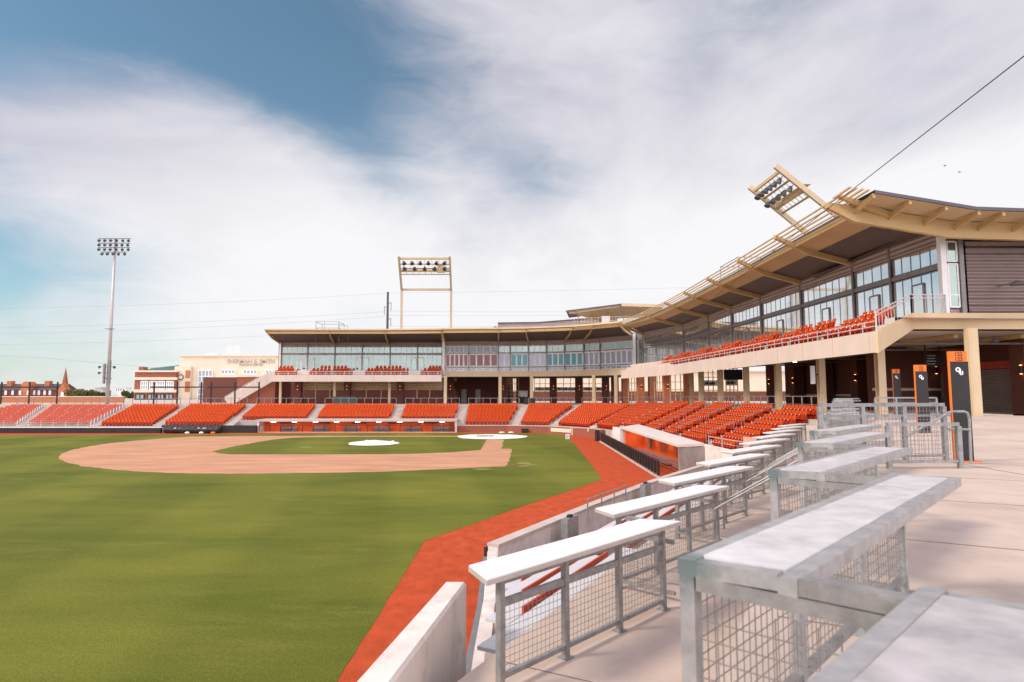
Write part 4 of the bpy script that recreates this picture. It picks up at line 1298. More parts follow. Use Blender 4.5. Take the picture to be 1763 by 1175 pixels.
def deck(root, Dp, bdir, depth=15.5, endskew=False):
    """raked club deck: closed section swept along the front line"""
    prof = [(0, 7.54), (4.2, 8.92), (depth, 8.92), (depth, 9.56), (2.2, 9.56), (2.2, 9.13), (1.3, 9.13), (1.3, 8.62), (.3, 8.62), (.3, 8.68), (0, 8.68)]
    n = len(prof); m_ = MB(); vs = []
    for i, p in enumerate(Dp):
        for dd, z in prof:
            q = Vector(p) + Vector(bdir[i]) * min(dd, 4.2)
            if dd > 4.2:
                q = q + (Vector((1, 0)) if endskew and i == len(Dp) - 1 else Vector(bdir[i])) * (dd - 4.2)
            vs.append((q.x, q.y, z))
    fs = []
    for i in range(len(Dp) - 1):
        for k in range(n):
            l = (k + 1) % n
            fs.append((i * n + k, i * n + l, (i + 1) * n + l, (i + 1) * n + k))
    fs.append(tuple(range(n)))
    if not endskew: fs.append(tuple(range((len(Dp) - 1) * n, len(Dp) * n))[::-1])
    m_.add(vs, fs)
    m_.build('club_deck', M_CREAM, root)
    for a_, b_ in zip(Dp, Dp[1:]):
        a_, b_ = Vector(a_), Vector(b_); L_ = (b_ - a_).length; dd = (b_ - a_).normalized(); nn_ = Vector((dd.y, -dd.x)) * .004
        if nn_.dot(Vector(bdir[0])) > 0: nn_ = -nn_
        for k in range(1, int(L_ / 3.7) + 1):
            q = a_ + dd * (3.7 * k - .6) + nn_
            m2 = MB(); m2.bar((q.x, q.y, 7.56), (q.x, q.y, 8.66), .02, .012, (dd.y, -dd.x, 0)); m2.build('panel_joint', M_TANSOFF, root)

def brick_pier(root, x, y, z0, z1, w, m):
    mb = MB(); mb.box(x - w / 2, x + w / 2, y - w / 2, y + w / 2, z0, z1)
    return mb.build('brick_pier', m, root)
def sconce(root, x, y, z, dx, dy):
    mb = MB(); mb.tube((x + dx, y + dy, z), (x + dx, y + dy, z + .5), .09, 8); o = mb.build('wall_lamp', M_BLACK, root)
    mb = MB(); mb.tube((x + dx, y + dy, z + .505), (x + dx, y + dy, z + .53), .07, 8); mb.tube((x + dx, y + dy, z - .03), (x + dx, y + dy, z - .005), .07, 8); mb.build('lamp_glow', M_GLOW, o)

# ---- left wing -------------------------------------------------------------
LW = thing('grandstand_building', 'far left wing of the stadium building with green glass and a tan butterfly roof', 'building', (-24, 112, 3.7))
FL = [(-39.2, 116), (-29.3, 116), (-19.35, 116), (-9.4, 116)]
EL = [(-38.4, 106), (-27.8, 106), (-18.4, 106), (-8.7, 105)]
roofwing(LW, FL, EL, False)
deck(LW, [(-38.5, DECKF_L), (-8.95, DECKF_L)], [(0, 1), (0, 1)], 18)
m_ = MB(); m_.box(-39.2, -9.4, 116.0, 116.3, 14.05, 14.93); m_.build('siding', M_SIDING, LW)
m_ = MB(); m_.box(-39.5, -39.2, 116.0, 126, 9.36, 14.7); m_.build('end_wall', M_SIDING, LW)
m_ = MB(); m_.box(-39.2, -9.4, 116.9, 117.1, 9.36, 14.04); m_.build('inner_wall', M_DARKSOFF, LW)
posts = [fx(484, 116), fx(529.6, 116), fx(576.5, 116), fx(623.6, 116), fx(671.6, 116), fx(718.8, 116), fx(761.5, 116)]
m_ = MB(); m_.box(-39.2, -9.4, 115.9, 116.02, 12.60, 12.88); m_.build('window_band', M_FRAME, LW)
for i in range(6):
    A_, B_ = (posts[i] + .1, 116), (posts[i + 1] - .1, 116)
    for z0, z1 in ((9.6, 12.58), (12.9, 14.03)):
        f = MB(); bayframe(f, A_, B_, z0 + .04, z1 - .04, 5, .11, .12, (10.15,) if z0 < 10 else ()); fo = f.build('window', M_FRAMEL, LW)
        glassq(A_, B_, z0, z1, -.05).build('glass', M_GLASSG, fo)
    dl = posts[i + 1] - 1.15 if i % 2 == 0 else posts[i] + .15
    f = MB(); bayframe(f, (dl, 115.88), (dl + 1.0, 115.88), 9.6, 12.1, 1, .2, .14, (9.8,)); dd = f.build('door', M_WHITE, LW)
    glassq((dl, 115.9), (dl + 1.0, 115.9), 9.6, 12.1, -.02).build('glass', M_GLASSG, dd)
for x in posts:
    m_ = MB(); m_.box(x - .09, x + .09, 115.7, 115.99, 9.36, 14.92); m_.build('window_post', M_FRAME, LW)
m_ = MB(); m_.box(-39.15, -38.9, 115.4, 115.65, 8.9, 14.9); m_.build('end_post', M_WHITE, LW)
# deck rail and under-deck
m_ = MB()
x = -38.4
while x < -9:
    m_.box(x - .025, x + .025, 108.55, 108.6, 8.68, 9.2); x += 1.6
m_.box(-38.45, -9.0, 108.54, 108.6, 9.2, 9.25); m_.box(-38.45, -9.0, 108.55, 108.59, 8.92, 8.95)
m_.build('deck_railing', M_FRAMEL, LW)
m_ = MB(); m_.box(-60, 4, 131, 131.4, 3.5, 8.9); m_.build('concourse_back_wall', M_BRICKD, LW)
for px in (484, 577, 671):
    x = fx(px, 112.5); m_ = MB(); m_.box(x - .16, x + .16, 112.3, 112.7, 3.66, 8.92); m_.box(x - .24, x + .24, 112.45, 112.55, 3.66, 8.9); m_.build('steel_column', M_TANP, LW)
for px in (515, 599, 690):
    x = fx(px, 114.6)
    p = brick_pier(LW, x, 114.6, 3.6, 8.85, 1.1, M_BRICKD)
    sconce(LW, x, 114.05, 6.3, 0, -.1)
for pa, pb_ in ((520, 594), (606, 683), (697, 762)):
    m_ = MB(); m_.box(fx(pa, 115.5), fx(pb_, 115.5), 115.4, 115.6, 6.15, 8.9); m_.build('louvre_shutter', M_SHUT, LW)
    m_ = MB(); m_.box(fx(pa, 115.5), fx(pb_, 115.5), 115.3, 115.9, 3.6, 4.7); m_.build('concession_counter', M_BRICKD, LW)
    for k in range(1, 3):
        x = fx(pa + (pb_ - pa) * k / 3, 115.5); m_ = MB(); m_.box(x - .08, x + .08, 115.25, 115.38, 4.7, 8.9); m_.build('shutter_post', M_TAN, LW)
# stair at the left end
m_ = MB()
a_, b_ = at_y(520, 650, 113), at_y(413, 691, 113)
m_.bar((-39.5, 113.4, 8.7), (-47.5, 113.4, 4.0), 1.8, .55, (0, 1, 0)); m_.build('end_stair', M_CREAM, LW)
m_ = MB(); m_.bar((-39.5, 112.4, 9.7), (-47.5, 112.4, 5.0), .05, .05); m_.bar((-39.5, 112.4, 9.3), (-47.5, 112.4, 4.6), .04, .04)
for k in range(7):
    q = Vector((-39.5, 112.4, 8.8)).lerp(Vector((-47.5, 112.4, 4.1)), k / 6); m_.bar(q, q + Vector((0, 0, .9)), .04, .04, (1, 0, 0))
m_.build('stair_railing', M_FRAMEL, LW)
m_ = MB(); m_.box(-46.5, -39.6, 115, 124, 3.6, 8.5); m_.build('stair_block', M_BRICK, LW)
m_ = MB(); m_.box(-46.6, -39.5, 114.9, 124, 8.5, 8.75); m_.build('stair_block_cap', M_STONE, LW)

# ---- press box -------------------------------------------------------------
PB = thing('press_box', 'curved press box between the two wings with white framed sliding windows', 'building', (8, 110, 3.7))
def yat(px, zmid_y): return (ZM - EYE.z) * F_PX / (HOR - zmid_y)
pp = [(766, 113.9), (807, 113.7), (858, 113.4), (878.5, 113.1), (910, 112.7), (941, 112.0), (972, 110.8), (1005, 109.0), (1033, 107.0), (1091, 102.0)]
FP = [(fx(a, b), b) for a, b in pp]
FPr = [FP[0], FP[2], FP[4], FP[6], FP[7], FP[9]]
EP = [(-8.6, 104.6), (.8, 103.9), (5.2, 103.1), (12.6, 100.4), (15.6, 98.0), (18.7, 94.9)]
roofwing(PB, FPr, EP, False)
m_ = MB(); m_.wall(FP, 14.05, 14.93, .3); m_.build('siding', M_SIDING, PB)
inn = [(x * 1.0 + .35, y + .9) for x, y in FP]
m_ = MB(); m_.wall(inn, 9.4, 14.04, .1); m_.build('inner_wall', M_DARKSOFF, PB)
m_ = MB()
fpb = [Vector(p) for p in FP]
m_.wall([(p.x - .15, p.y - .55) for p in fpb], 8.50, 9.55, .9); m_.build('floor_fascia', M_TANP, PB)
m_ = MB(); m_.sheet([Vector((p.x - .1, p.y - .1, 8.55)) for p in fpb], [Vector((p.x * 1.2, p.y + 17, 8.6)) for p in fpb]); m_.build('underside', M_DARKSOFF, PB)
m_ = MB(); m_.wall([(p.x, p.y - .14) for p in fpb], 12.66, 12.84, .1); m_.wall([(p.x, p.y - .14) for p in fpb], 10.15, 10.32, .1); m_.build('window_band', M_FRAME, PB)
looks = [M_GLASSR, M_GLASSR, M_GLASSL, M_GLASST, M_GLASSL, M_GLASST, M_GLASST, M_GLASSL, M_GLASSL]
nmul = [5, 4, 2, 3, 3, 3, 3, 3, 6]
for i in range(9):
    A_, B_ = fpb[i], fpb[i + 1]
    d = (B_ - A_).normalized(); A_, B_ = A_ + d * .12, B_ - d * .12
    for z0, z1, mt_, g_ in ((12.86, 14.03, M_FRAMEL, M_GLASSD if i in (0, 1) else M_GLASSG), (10.34, 12.6, M_WHITE, looks[i]), (9.58, 10.13, M_FRAMEL, M_GLASSL)):
        f = MB(); bayframe(f, A_, B_, z0 + .04, z1 - .04, nmul[i], .26 if mt_ is M_WHITE else .12, .14); fo = f.build('window', mt_, PB)
        glassq(A_, B_, z0, z1, -.04).build('glass', g_, fo)
for p in fpb:
    m_ = MB(); m_.box(p.x - .09, p.x + .09, p.y - .3, p.y - .18, 9.5, 14.9); m_.build('window_post', M_FRAME, PB)
m_ = MB(); x = fx(763.5, 113); m_.box(x - .22, x + .22, 112.8, 113.3, 8.9, 15.0); m_.build('end_post', M_WHITE, PB)
m_ = MB(); x = fx(1092.5, 100.6); m_.box(x - .2, x + .2, 100.4, 100.9, 9.5, 15.0); m_.build('end_post', M_WHITE, PB)
for px, Y in ((767, 109.5), (861, 109.3), (915, 108.6), (1022, 103), (1060, 101)):
    x = fx(px, Y); m_ = MB(); m_.box(x - .17, x + .17, Y - .2, Y + .2, 3.66, 8.5); m_.box(x - .28, x + .28, Y - .06, Y + .06, 3.66, 8.5); m_.build('steel_column', M_TANP, PB)
# knee braces under the fascia
for px, Y in ((858, 112), (908, 111.5), (1000, 108)):
    x = fx(px, Y - 1.2); m_ = MB(); m_.bar((x, Y - 1.6, 8.55), (x + .35, Y - 1.3, 9.6), .12, .12); m_.build('knee_brace', M_TANP, PB)
for px in (776, 866, 952, 996, 1042, 1058):
    x = fx(px, 121)
    brick_pier(PB, x, 121, 3.6, 8.55, 1.25, M_BRICKD); sconce(PB, x, 120.3, 6.4, 0, -.1)
m_ = MB(); x0, x1 = fx(787, 128), fx(866, 128); m_.box(x0, x1, 127.8, 128.2, 3.5, 8.6); m_.build('concourse_back_wall', M_BRICKD, PB)
for px in (799, 823):
    x = fx(px, 127.7); m_ = MB(); m_.box(x - .5, x + .5, 127.6, 127.75, 3.6, 6.4); m_.build('door', M_DOORW, PB)
# glazed gate screens with bars of dark lettering seen from behind
for k, (pa, pb_) in enumerate(((873, 893), (920, 948), (958, 994), (1003, 1036))):
    x0, x1 = fx(pa, 122), fx(pb_, 122)
    f = MB(); bayframe(f, (x0, 122), (x1, 122), 3.7, 8.5, 3, .10, .12, (5.4, 6.1, 7.4)); f.build('gate_frame', M_TAN, PB)
    m_ = MB()
    if k:
        m_.box(x0, x1, 122.1, 122.16, 6.15, 6.75)
        m_.build('sign_panel', M_WHITE, PB)
        rr = random.Random(k)
        m_ = MB(); xx = x0 + .3
        while xx < x1 - .4:
            w_ = rr.uniform(.12, .26); m_.box(xx, xx + w_, 122.0, 122.09, 6.25, 6.25 + rr.uniform(.2, .42)); xx += w_ + rr.uniform(.06, .14)
        m_.build('backward_letters', M_BLACK, PB)
m_ = MB(); x = fx(900, 124); m_.box(x - 1.3, x + 1.6, 123.8, 124.3, 3.6, 8.6); m_.build('brick_panel', M_BRICKD, PB)
m_ = MB(); x = fx(900, 123.7); m_.box(x - .9, x + .9, 123.6, 123.75, 4.9, 6.1); m_.build('service_window', M_FRAMEL, PB)
for px in (1076, 1122):
    x = fx(px, 112); brick_pier(PB, x, 112, 3.7, 8.6, 1.2, M_BRICKO)
# penthouse and canopy above
PH = thing('roof_penthouse', 'plum grey ribbed penthouse standing on the roof above the press box', 'penthouse', (12, 122, 15))
m_ = MB(); x0, x1 = fx(857, 122), fx(1060, 122)
pts = [(x0, 122.5), (x0 + 8, 122.4), (x0 + 16, 121.2), (x1, 119.5)]
m_.wall(pts, 14.7, [19.1, 19.2, 19.7, 20.1], .4); m_.build('siding', M_SIDING, PH)
m_ = MB(); m_.wall([(x, y + .1) for x, y in pts], [19.1, 19.2, 19.7, 20.1], [19.3, 19.4, 19.9, 20.3], .8); m_.build('roof_edge', M_ROOF, PH)
m_ = MB(); m_.box(x0 - .7, x0 - .2, 122.3, 123.2, 14.7, 18.6); m_.build('duct', M_SIDING, PH)
CA = thing('roof_canopy', 'small tan butterfly canopy on posts above the bend of the roof', 'canopy', (20, 108, 15.5))
m_ = MB()
cz = lambda px, py, Y: at_y(px, py, Y)
top = [cz(974, 535, 108), cz(1070, 523, 108), cz(1143, 525, 106)]
bot = [v + Vector((1.5, 8, -.3)) for v in top]
m_.sheet(top, bot); m_.sheet([v - Vector((0, 0, .2)) for v in top[:2]], top[:2]); m_.build('roof_sheet', M_ROOF, CA)
m_ = MB(); und = [v + Vector((0, .02, -.21)) for v in top]
m_.sheet([v + Vector((0, 0, 0)) for v in und], [und[0] + Vector((7, 6, -1.0)), und[1] + Vector((1, 6, -1.6)), und[2] + Vector((-.5, 6, -1.2))]); m_.build('underside', M_TANP, CA)
m_ = MB()
for q in range(6):
    a_ = und[0].lerp(und[2], .12 + .16 * q); m_.bar(a_ + Vector((0, .1, .35 if q in (2, 3) else .1)), a_ + Vector((1.0, 5.5, -1.25)), .12, .2)
m_.build('rafter', M_TAN, CA)
m_ = MB(); m_.box(12.5, 32, 105.5, 118, 15.55, 15.7); m_.build('bounce_slab', M_CONC, CA)  # added pale slab that bounces light onto the canopy underside
m_ = MB(); m_.bar(top[1] + Vector((0, -.05, -.2)), top[2] + Vector((0, -.05, -.2)), .1, .5); m_.bar(und[0] + Vector((.6, .5, -.2)), und[1] + Vector((-.2, .5, -.2)), .12, .25); m_.build('edge_beam', M_TANP, CA)
for px in (1017, 1050, 1112):
    a_ = at_y(px, 545, 111); m_ = MB(); m_.bar((a_.x, 111, 15.6), (a_.x, 111, 20.2), .2, .2, (1, 0, 0)); m_.build('post', M_TAN, CA)
m_ = MB(); a_, b_ = at_y(989, 560, 107.5), at_y(1085, 556, 104.5)
m_.bar(a_ + Vector((0, 0, 1.1)), b_ + Vector((0, 0, 1.1)), .06, .06)
for k in range(17):
    q = a_.lerp(b_, k / 16); m_.bar(q - Vector((0, 0, .6)), q + Vector((0, 0, 1.1)), .05, .05, (1, 0, 0))
m_.build('railing', M_TANP, CA)
m_ = MB(); a_, b_ = at_y(1036, 551, 109), at_y(1050, 551, 109); m_.box(a_.x, b_.x, 109, 109.1, 16.5, 18.9); m_.build('white_screen', M_WHITE, CA)

# ---- right wing ------------------------------------------------------------
RW = thing('grandstand_building', 'long right wing of the stadium building with louvred eave and tall glass wall', 'building', (26, 60, 4.1))
FR = [(23.1, 97.5), (26, 86.1), (26, 76.0), (26, 68.5), (26, 60.9), (26, 52.9), (26, 45.1), (26, 35.2)]
ER = [(18.9, 94.7), (19.9, 84.0), (20.2, 74.2), (20.2, 66.6), (20.0, 58.6), (19.8, 50.6), (19.5, 43.0), (19.1, 34.0)]
roofwing(RW, FR, ER, True, backv=[(9, 6), (11, 4), (11, 0), (11, 0), (11, 0), (11, 0), (11, 0), (11, 0)])
# last short overhang past the end wall: gable-less rake with brackets
def zroof(x):
    return 15.95 - (x - 20.1) * (.9 / 5.3) if x < 25.4 else 15.05 - (x - 25.4) * .035
rx = [18.75, 20.1, 21.9, 23.6, 25.4, 27.6, 32, 38, 46]
m_ = MB(); m_.sheet([Vector((x, 32.6, zroof(x) + .12)) for x in rx[1:]], [Vector((x, 35.3, zroof(x) + .12)) for x in rx[1:]])
m_.sheet([Vector((x, 32.6, zroof(x) - .06)) for x in rx[1:]], [Vector((x, 32.6, zroof(x) + .12)) for x in rx[1:]])
m_.sheet([Vector((x, 35.3, zroof(x) + .12)) for x in rx[4:]], [Vector((x, 50, 14.6)) for x in rx[4:]])
m_.build('rake_roof_sheet', M_ROOF, RW)
m_ = MB(); m_.sheet([Vector((x, 32.65, zroof(x) - .07)) for x in rx[1:]], [Vector((x, 34.6, zroof(x) - .10)) for x in rx[1:]])
for k in range(7):
    pass
m_.build('rake_underside', M_TANP, RW)
for x in (20.1, 22.0, 23.9, 25.6, 26.9, 28.8, 31.0, 34):
    m_ = MB(); m_.bar((x, 32.7, zroof(x) - .16), (x, 34.48, zroof(x) - .5), .14, .26); m_.build('rake_bracket', M_TAN, RW)
m_ = MB()
for x0, x1 in zip([18.6] + rx[1:], rx[1:] + [50]):
    if x1 > 46: break
    za, zb = zroof(max(x0, 18.6)) , zroof(x1)
    d0, d1 = (.30 if x0 < 19 else .95), .95
    if x0 < 19: za = 16.1
    m_.hexa([(x0, 34.5, za - .1 - d0), (x1, 34.5, zb - .12 - d1), (x1, 34.8, zb - .12 - d1), (x0, 34.8, za - .1 - d0), (x0, 34.5, za - .12), (x1, 34.5, zb - .14), (x1, 34.8, zb - .14), (x0, 34.8, za - .12)])
m_.build('rake_beam', M_TAN, RW)
for q in (18.9, 19.22, 19.55, 19.85):
    m_ = MB(); m_.bar((q, 34.4, 16.18 - (q - 18.9) * .16), (q - .12, 32.5, 16.2 - (q - 18.9) * .16), .13, .08); m_.build('louvre_slat', M_TANP, RW)
# deck
deck(RW, [(17.8, 88.6), (19.0, 80), (20.3, 71), (20.3, 52), (20.3, 33.4)], [(.75, .66), (.93, .36), (1, 0), (1, 0), (.82, .57)], 15.5, True)
# skewed end fascia and level fascia of the end
m_ = MB()
e = [Vector((20.22, 33.32)), Vector((23.75, 35.72)), Vector((27, 35.74)), Vector((48, 35.76))]
zb_ = [7.50, 9.0, 9.0, 9.0]; zt_ = [8.66, 9.93, 9.93, 9.93]
m_.wall(e, zb_, zt_, .16); m_.build('end_fascia', mat('warm_cream_fascia', (0.60, 0.45, 0.28), 0.65, 0, .06, .5), RW)
m_ = MB(); m_.poly([(20.3, 33.6, 7.53), (23.7, 35.9, 8.99), (23.7, 38.5, 8.93), (20.5, 38.5, 7.57)]); m_.build('end_soffit', M_TAN, RW)
# glass wall bays
FG = [Vector(p) for p in FR[:-1]] + [Vector((26, 36.0))]
m_ = MB(); m_.wall(FG, 14.1, 14.93, .26); m_.build('siding', M_SIDING, RW)
m_ = MB(); m_.wall([(p.x - .08, p.y) for p in FG], 12.60, 12.86, .12); m_.build('window_band', M_FRAME, RW)
m_ = MB(); m_.wall([(p.x + 1.2, p.y) for p in FG], 9.36, 14.09, .1); m_.build('inner_wall', M_DARKSOFF, RW)
gp_ = FG[:-1] + [Vector((26, 40.8)), Vector((26, 36.15))]
for i in range(len(gp_) - 1):
    A_, B_ = gp_[i], gp_[i + 1]
    d = (B_ - A_).normalized(); L_ = (B_ - A_).length
    A_, B_ = A_ + d * .15, B_ - d * .1
    n = max(4, round(L_ / .98))
    for z0, z1 in ((9.6, 12.56), (12.9, 14.08)):
        f = MB(); bayframe(f, A_, B_, z0 + .04, z1 - .04, n, .075, .07); fo = f.build('window', M_FRAME, RW)
        glassq(A_, B_, z0, z1, -.02).build('glass', M_GLASS, fo)
    if 0 < i < len(gp_) - 1:
        q = A_.lerp(B_, .42); q2 = q + d * 1.0; sh = Vector((-.07, 0))
        f = MB(); bayframe(f, q + sh, q2 + sh, 9.6, 12.0, 1, .12, .06, (9.8,)); do = f.build('door', M_FRAME, RW)
        glassq(q + sh, q2 + sh, 9.6, 12.0, -.01).build('glass', M_GLASS, do)
for p in gp_[:-1]:
    m_ = MB(); m_.box(p.x - .21, p.x - .12, p.y - .07, p.y + .07, 9.36, 14.92); m_.build('window_post', M_FRAME, RW)
m_ = MB(); m_.box(25.66, 25.98, 35.78, 36.1, 9.36, 15.0); m_.build('corner_post', M_WHITE, RW)
# narrow end windows, post and wide siding facing the camera
for z0, z1 in ((12.95, 14.1), (10.3, 12.8)):
    f = MB(); bayframe(f, (26.12, 35.95), (26.66, 35.95), z0, z1, 1, .09, .12, (11.0,) if z0 < 11 else ()); fo = f.build('window', M_FRAMEL, RW)
    glassq((26.12, 35.95), (26.66, 35.95), z0, z1, -.03).build('glass', M_GLASSG, fo)
m_ = MB(); m_.box(26.0, 26.72, 36.0, 36.3, 14.14, 14.95); m_.box(26.0, 26.72, 36.0, 36.3, 9.94, 10.22); m_.build('end_siding', M_SIDING, RW)
m_ = MB(); m_.box(26.74, 26.98, 35.8, 36.3, 9.94, 14.6); m_.build('downpipe', M_FRAME, RW)
m_ = MB(); m_.box(27.0, 48, 36.0, 36.4, 9.94, 14.55); m_.build('end_wall', M_SIDEW, RW)
# deck railing
m_ = MB()
dl = [Vector((17.95, 88.4, 8.68)), Vector((19.1, 80, 8.68)), Vector((20.4, 71, 8.68)), Vector((20.4, 52, 8.68)), Vector((20.4, 33.6, 8.68))]
for a_, b_ in zip(dl, dl[1:]):
    for z in (.55, .28):
        m_.bar(a_ + Vector((0, 0, z)), b_ + Vector((0, 0, z)), .04, .05)
    n = round((b_ - a_).length / 1.25)
    for k in range(n):
        q = a_.lerp(b_, k / n); m_.bar(q, q + Vector((0, 0, .55)), .035, .035, (1, 0, 0))
m_.build('deck_railing', M_RAIL, RW)
m_ = MB()
p0, p1, p2 = Vector((20.35, 33.5, 8.66)), Vector((23.72, 35.66, 9.93)), Vector((25.7, 35.7, 9.93))
for a_, b_ in ((p0, p1), (p1, p2)):
    for z in (1.05, .85):
        m_.bar(a_ + Vector((0, 0, z)), b_ + Vector((0, 0, z)), .05, .05)
    n = 12
    for k in range(n + 1):
        q = a_.lerp(b_, k / n); big = k in (0, n)
        m_.bar(q, q + Vector((0, 0, 1.05)), .06 if big else .022, .06 if big else .022, (1, 0, 0))
m_.build('end_railing', M_RAIL, RW)
m_ = MB(); m_.wall([(22.75, 101.9), (23.1, 97.5)], 9.36, 14.93, .2); m_.build('return_wall', M_FRAME, RW)
m_ = MB(); m_.wall([(22.6, 101.4), (22.95, 97.7)], 9.6, 14.0, .06); m_.build('return_glass', M_GLASSG, RW)
# steel columns under the deck
for px, X in ((1676, 26.6), (1515, 23.2), (1413, 23.0), (1339, 23.0), (1284, 23.0), (1240, 23.0), (1206, 23.0), (1190, 23.6)):
    Y = X * F_PX / (px - VPX)
    z1 = 8.99 if X > 25 else 7.54 + (X - 20.3) * .32
    m_ = MB()
    m_.box(X - .22, X + .22, Y - .20, Y - .16, 4.1, z1); m_.box(X - .22, X + .22, Y + .16, Y + .20, 4.1, z1); m_.box(X - .06, X + .06, Y - .16, Y + .16, 4.1, z1)
    if X > 25:
        m_.box(X - .30, X - .225, Y - .19, Y + .19, 4.1, z1)
    m_.build('steel_column', M_TANP, RW)
# concourse back wall of the wing, with gates at its far end
bk = MB()
bk.box(34, 34.5, 36, 74, 4.0, 9.0); bk.build('concourse_back_wall', M_BRICKD, RW)
m_ = MB(); m_.box(33.9, 48, 34.8, 35.6, 9.0, 9.3); m_.build('ceiling_beam', M_TAN, RW)
m_ = MB(); m_.box(33.93, 33.99, 36, 74, 5.15, 5.35); m_.build('stone_course', M_STONE, RW)
for Y in (39.5, 45.5, 51.5, 57.5, 63.5, 69.5, 75.5):
    brick_pier(RW, 33.2, Y, 4.0, 9.0, 1.1, M_BRICKD); sconce(RW, 32.65, Y - .2, 6.6, -.1, -.2)
    m_ = MB(); m_.box(29.2, 29.35, Y - .4, Y + .4, 6.7, 7.4)
for Y0, Y1 in ((40.3, 44.7), (46.4, 50.6), (52.5, 56.5)):
    m_ = MB(); m_.box(33.80, 33.92, Y0, Y1, 4.05, 7.0); m_.build('roller_shutter', M_SHUTG, RW)
    m_ = MB(); m_.box(33.78, 33.93, Y0, Y1, 7.05, 7.55); m_.build('concession_sign', M_BENCHRED, RW)
m_ = MB(); m_.box(33.85, 33.98, 58.8, 60.2, 4.05, 6.5); m_.build('door', M_DOORW, RW)
for k, (x, y) in enumerate(((25.5, 40), (29.5, 42), (25.5, 49), (29.5, 52), (25.5, 58), (29.5, 62), (26, 67), (31, 39))):
    m_ = MB(); m_.tube((x, y, 8.55), (x, y, 8.75), .22, 10, .16); m_.bar((x, y, 8.75), (x, y, 8.93), .04, .04, (1, 0, 0)); o = m_.build('ceiling_lamp', M_FRAME, RW)
    if k in (2, 5): m_ = MB(); m_.tube((x, y, 8.50), (x, y, 8.545), .18, 10); m_.build('lamp_glow', M_CEILLAMP, o)
for x in (24.2, 27.5, 31.5):
    m_ = MB(); m_.bar((x, 37.5, 8.78), (x, 74, 8.78), .28, .24); m_.build('ceiling_joist', M_TAN, RW)
for y in (39, 44.5, 50, 56, 62, 68):
    m_ = MB(); m_.tube((23.5, y, 8.45), (33.9, y, 8.45), .07, 8); m_.build('ceiling_pipe', M_FRAME, RW)
# end cross wall seen right of the tall column
m_ = MB(); m_.box(28.5, 48, 48.0, 48.4, 4.0, 9.0); m_.build('cross_wall', M_BRICKD, RW)
m_ = MB(); m_.box(28.6, 48, 47.9, 47.99, 5.6, 5.8); m_.build('stone_course', M_STONE, RW)
m_ = MB(); x0, x1 = fx(1692, 47.9), fx(1722, 47.9); m_.box(x0, x1, 47.86, 47.97, 4.1, 6.9); m_.build('door', M_BRICKD, RW)
m_ = MB(); x0, x1 = fx(1683, 47.8), fx(1722, 47.8); m_.box(x0, x1, 47.7, 47.85, 7.4, 7.95); m_.build('door_sign', M_SHUTG, RW)
for px in (1754, 1611):
    x = fx(px, 47.8); sconce(RW, x, 47.8, 6.9, 0, -.05)
for k, Y in enumerate((60, 66, 72, 78)):
    x0 = 27; m_ = MB()
for k, (pa, pb_, Y) in enumerate(((1211, 1235, 84), (1249, 1269, 80))):
    f = MB(); bayframe(f, (fx(pa, Y), Y), (fx(pb_, Y), Y), 4.0, 8.6, 3, .09, .12, (5.9, 6.5, 7.6)); f.build('gate_frame', M_TANP, RW)
    m_ = MB(); m_.box(fx(pa, Y) + .05, fx(pb_, Y) - .05, Y + .08, Y + .13, 6.55, 7.2); m_.build('sign_panel', M_WHITE, RW)
    rr = random.Random(k + 9); m_ = MB(); xx = fx(pa, Y) + .2
    while xx < fx(pb_, Y) - .35:
        w_ = rr.uniform(.1, .2); m_.box(xx, xx + w_, Y - .06, Y + .07, 6.65, 6.65 + rr.uniform(.2, .4)); xx += w_ + .09
    m_.build('backward_letters', M_BLACK, RW)
for k, (pa, pb_, Y) in enumerate(((1081, 1098, 104), (1126, 1140, 100), (1153, 1180, 95))):
    f = MB(); bayframe(f, (fx(pa, Y), Y), (fx(pb_, Y), Y), 3.9, 8.4, 3, .09, .12, (5.4, 6.1, 7.2)); f.build('gate_frame', M_TANP, RW)
for px, Y in ((1102, 103), (1147, 98), (1184, 92)):
    x = fx(px, Y); brick_pier(RW, x, Y, 3.8, 8.6, 1.1, M_BRICKO); sconce(RW, x, Y - .55, 6.3, 0, -.1)
# hanging things in the concourse
t = thing('hanging_screen', 'dark television screen hanging under the deck near the gates', 'screen', (27, 75, 7))
Y = 68; m_ = MB(); m_.box(fx(1247, Y), fx(1278, Y), Y, Y + .25, 6.9, 8.0); m_.build('screen', M_BLACK, t)
m_ = MB(); m_.bar((fx(1262, Y), Y + .1, 8.0), (fx(1262, Y), Y + .1, 8.92), .06, .06, (1, 0, 0)); m_.build('hanger', M_BLACK, t)
t = thing('hanging_sign', 'dark wayfinding sign with pale lines of text hanging in the concourse', 'sign', (27.5, 44, 8))
Y = 44; m_ = MB(); m_.box(fx(1593, Y), fx(1622, Y), Y, Y + .1, 7.25, 8.1); m_.build('board', M_BLACK, t)
m_ = MB()
for k in range(4): m_.box(fx(1597, Y), fx(1612 - 2 * (k % 2), Y), Y - .012, Y - .002, 7.98 - .19 * k, 8.04 - .19 * k)
m_.build('print', M_DOORW, t)
m_ = MB(); m_.bar((fx(1595, Y), Y + .05, 8.1), (fx(1595, Y), Y + .05, 8.95), .07, .07, (1, 0, 0)); m_.bar((fx(1620, Y), Y + .05, 8.1), (fx(1620, Y), Y + .05, 8.95), .07, .07, (1, 0, 0)); m_.build('hanger', M_BLACK, t)
t = thing('exit_sign', 'small green lit exit sign hanging deep in the concourse', 'sign', (29, 46, 8))
Y = 47; x = fx(1573, Y); z = at_y(1573, 603, Y).z
m_ = MB(); m_.box(x - .17, x + .17, Y, Y + .08, z - .12, z + .12); m_.build('case', M_BLACK, t)
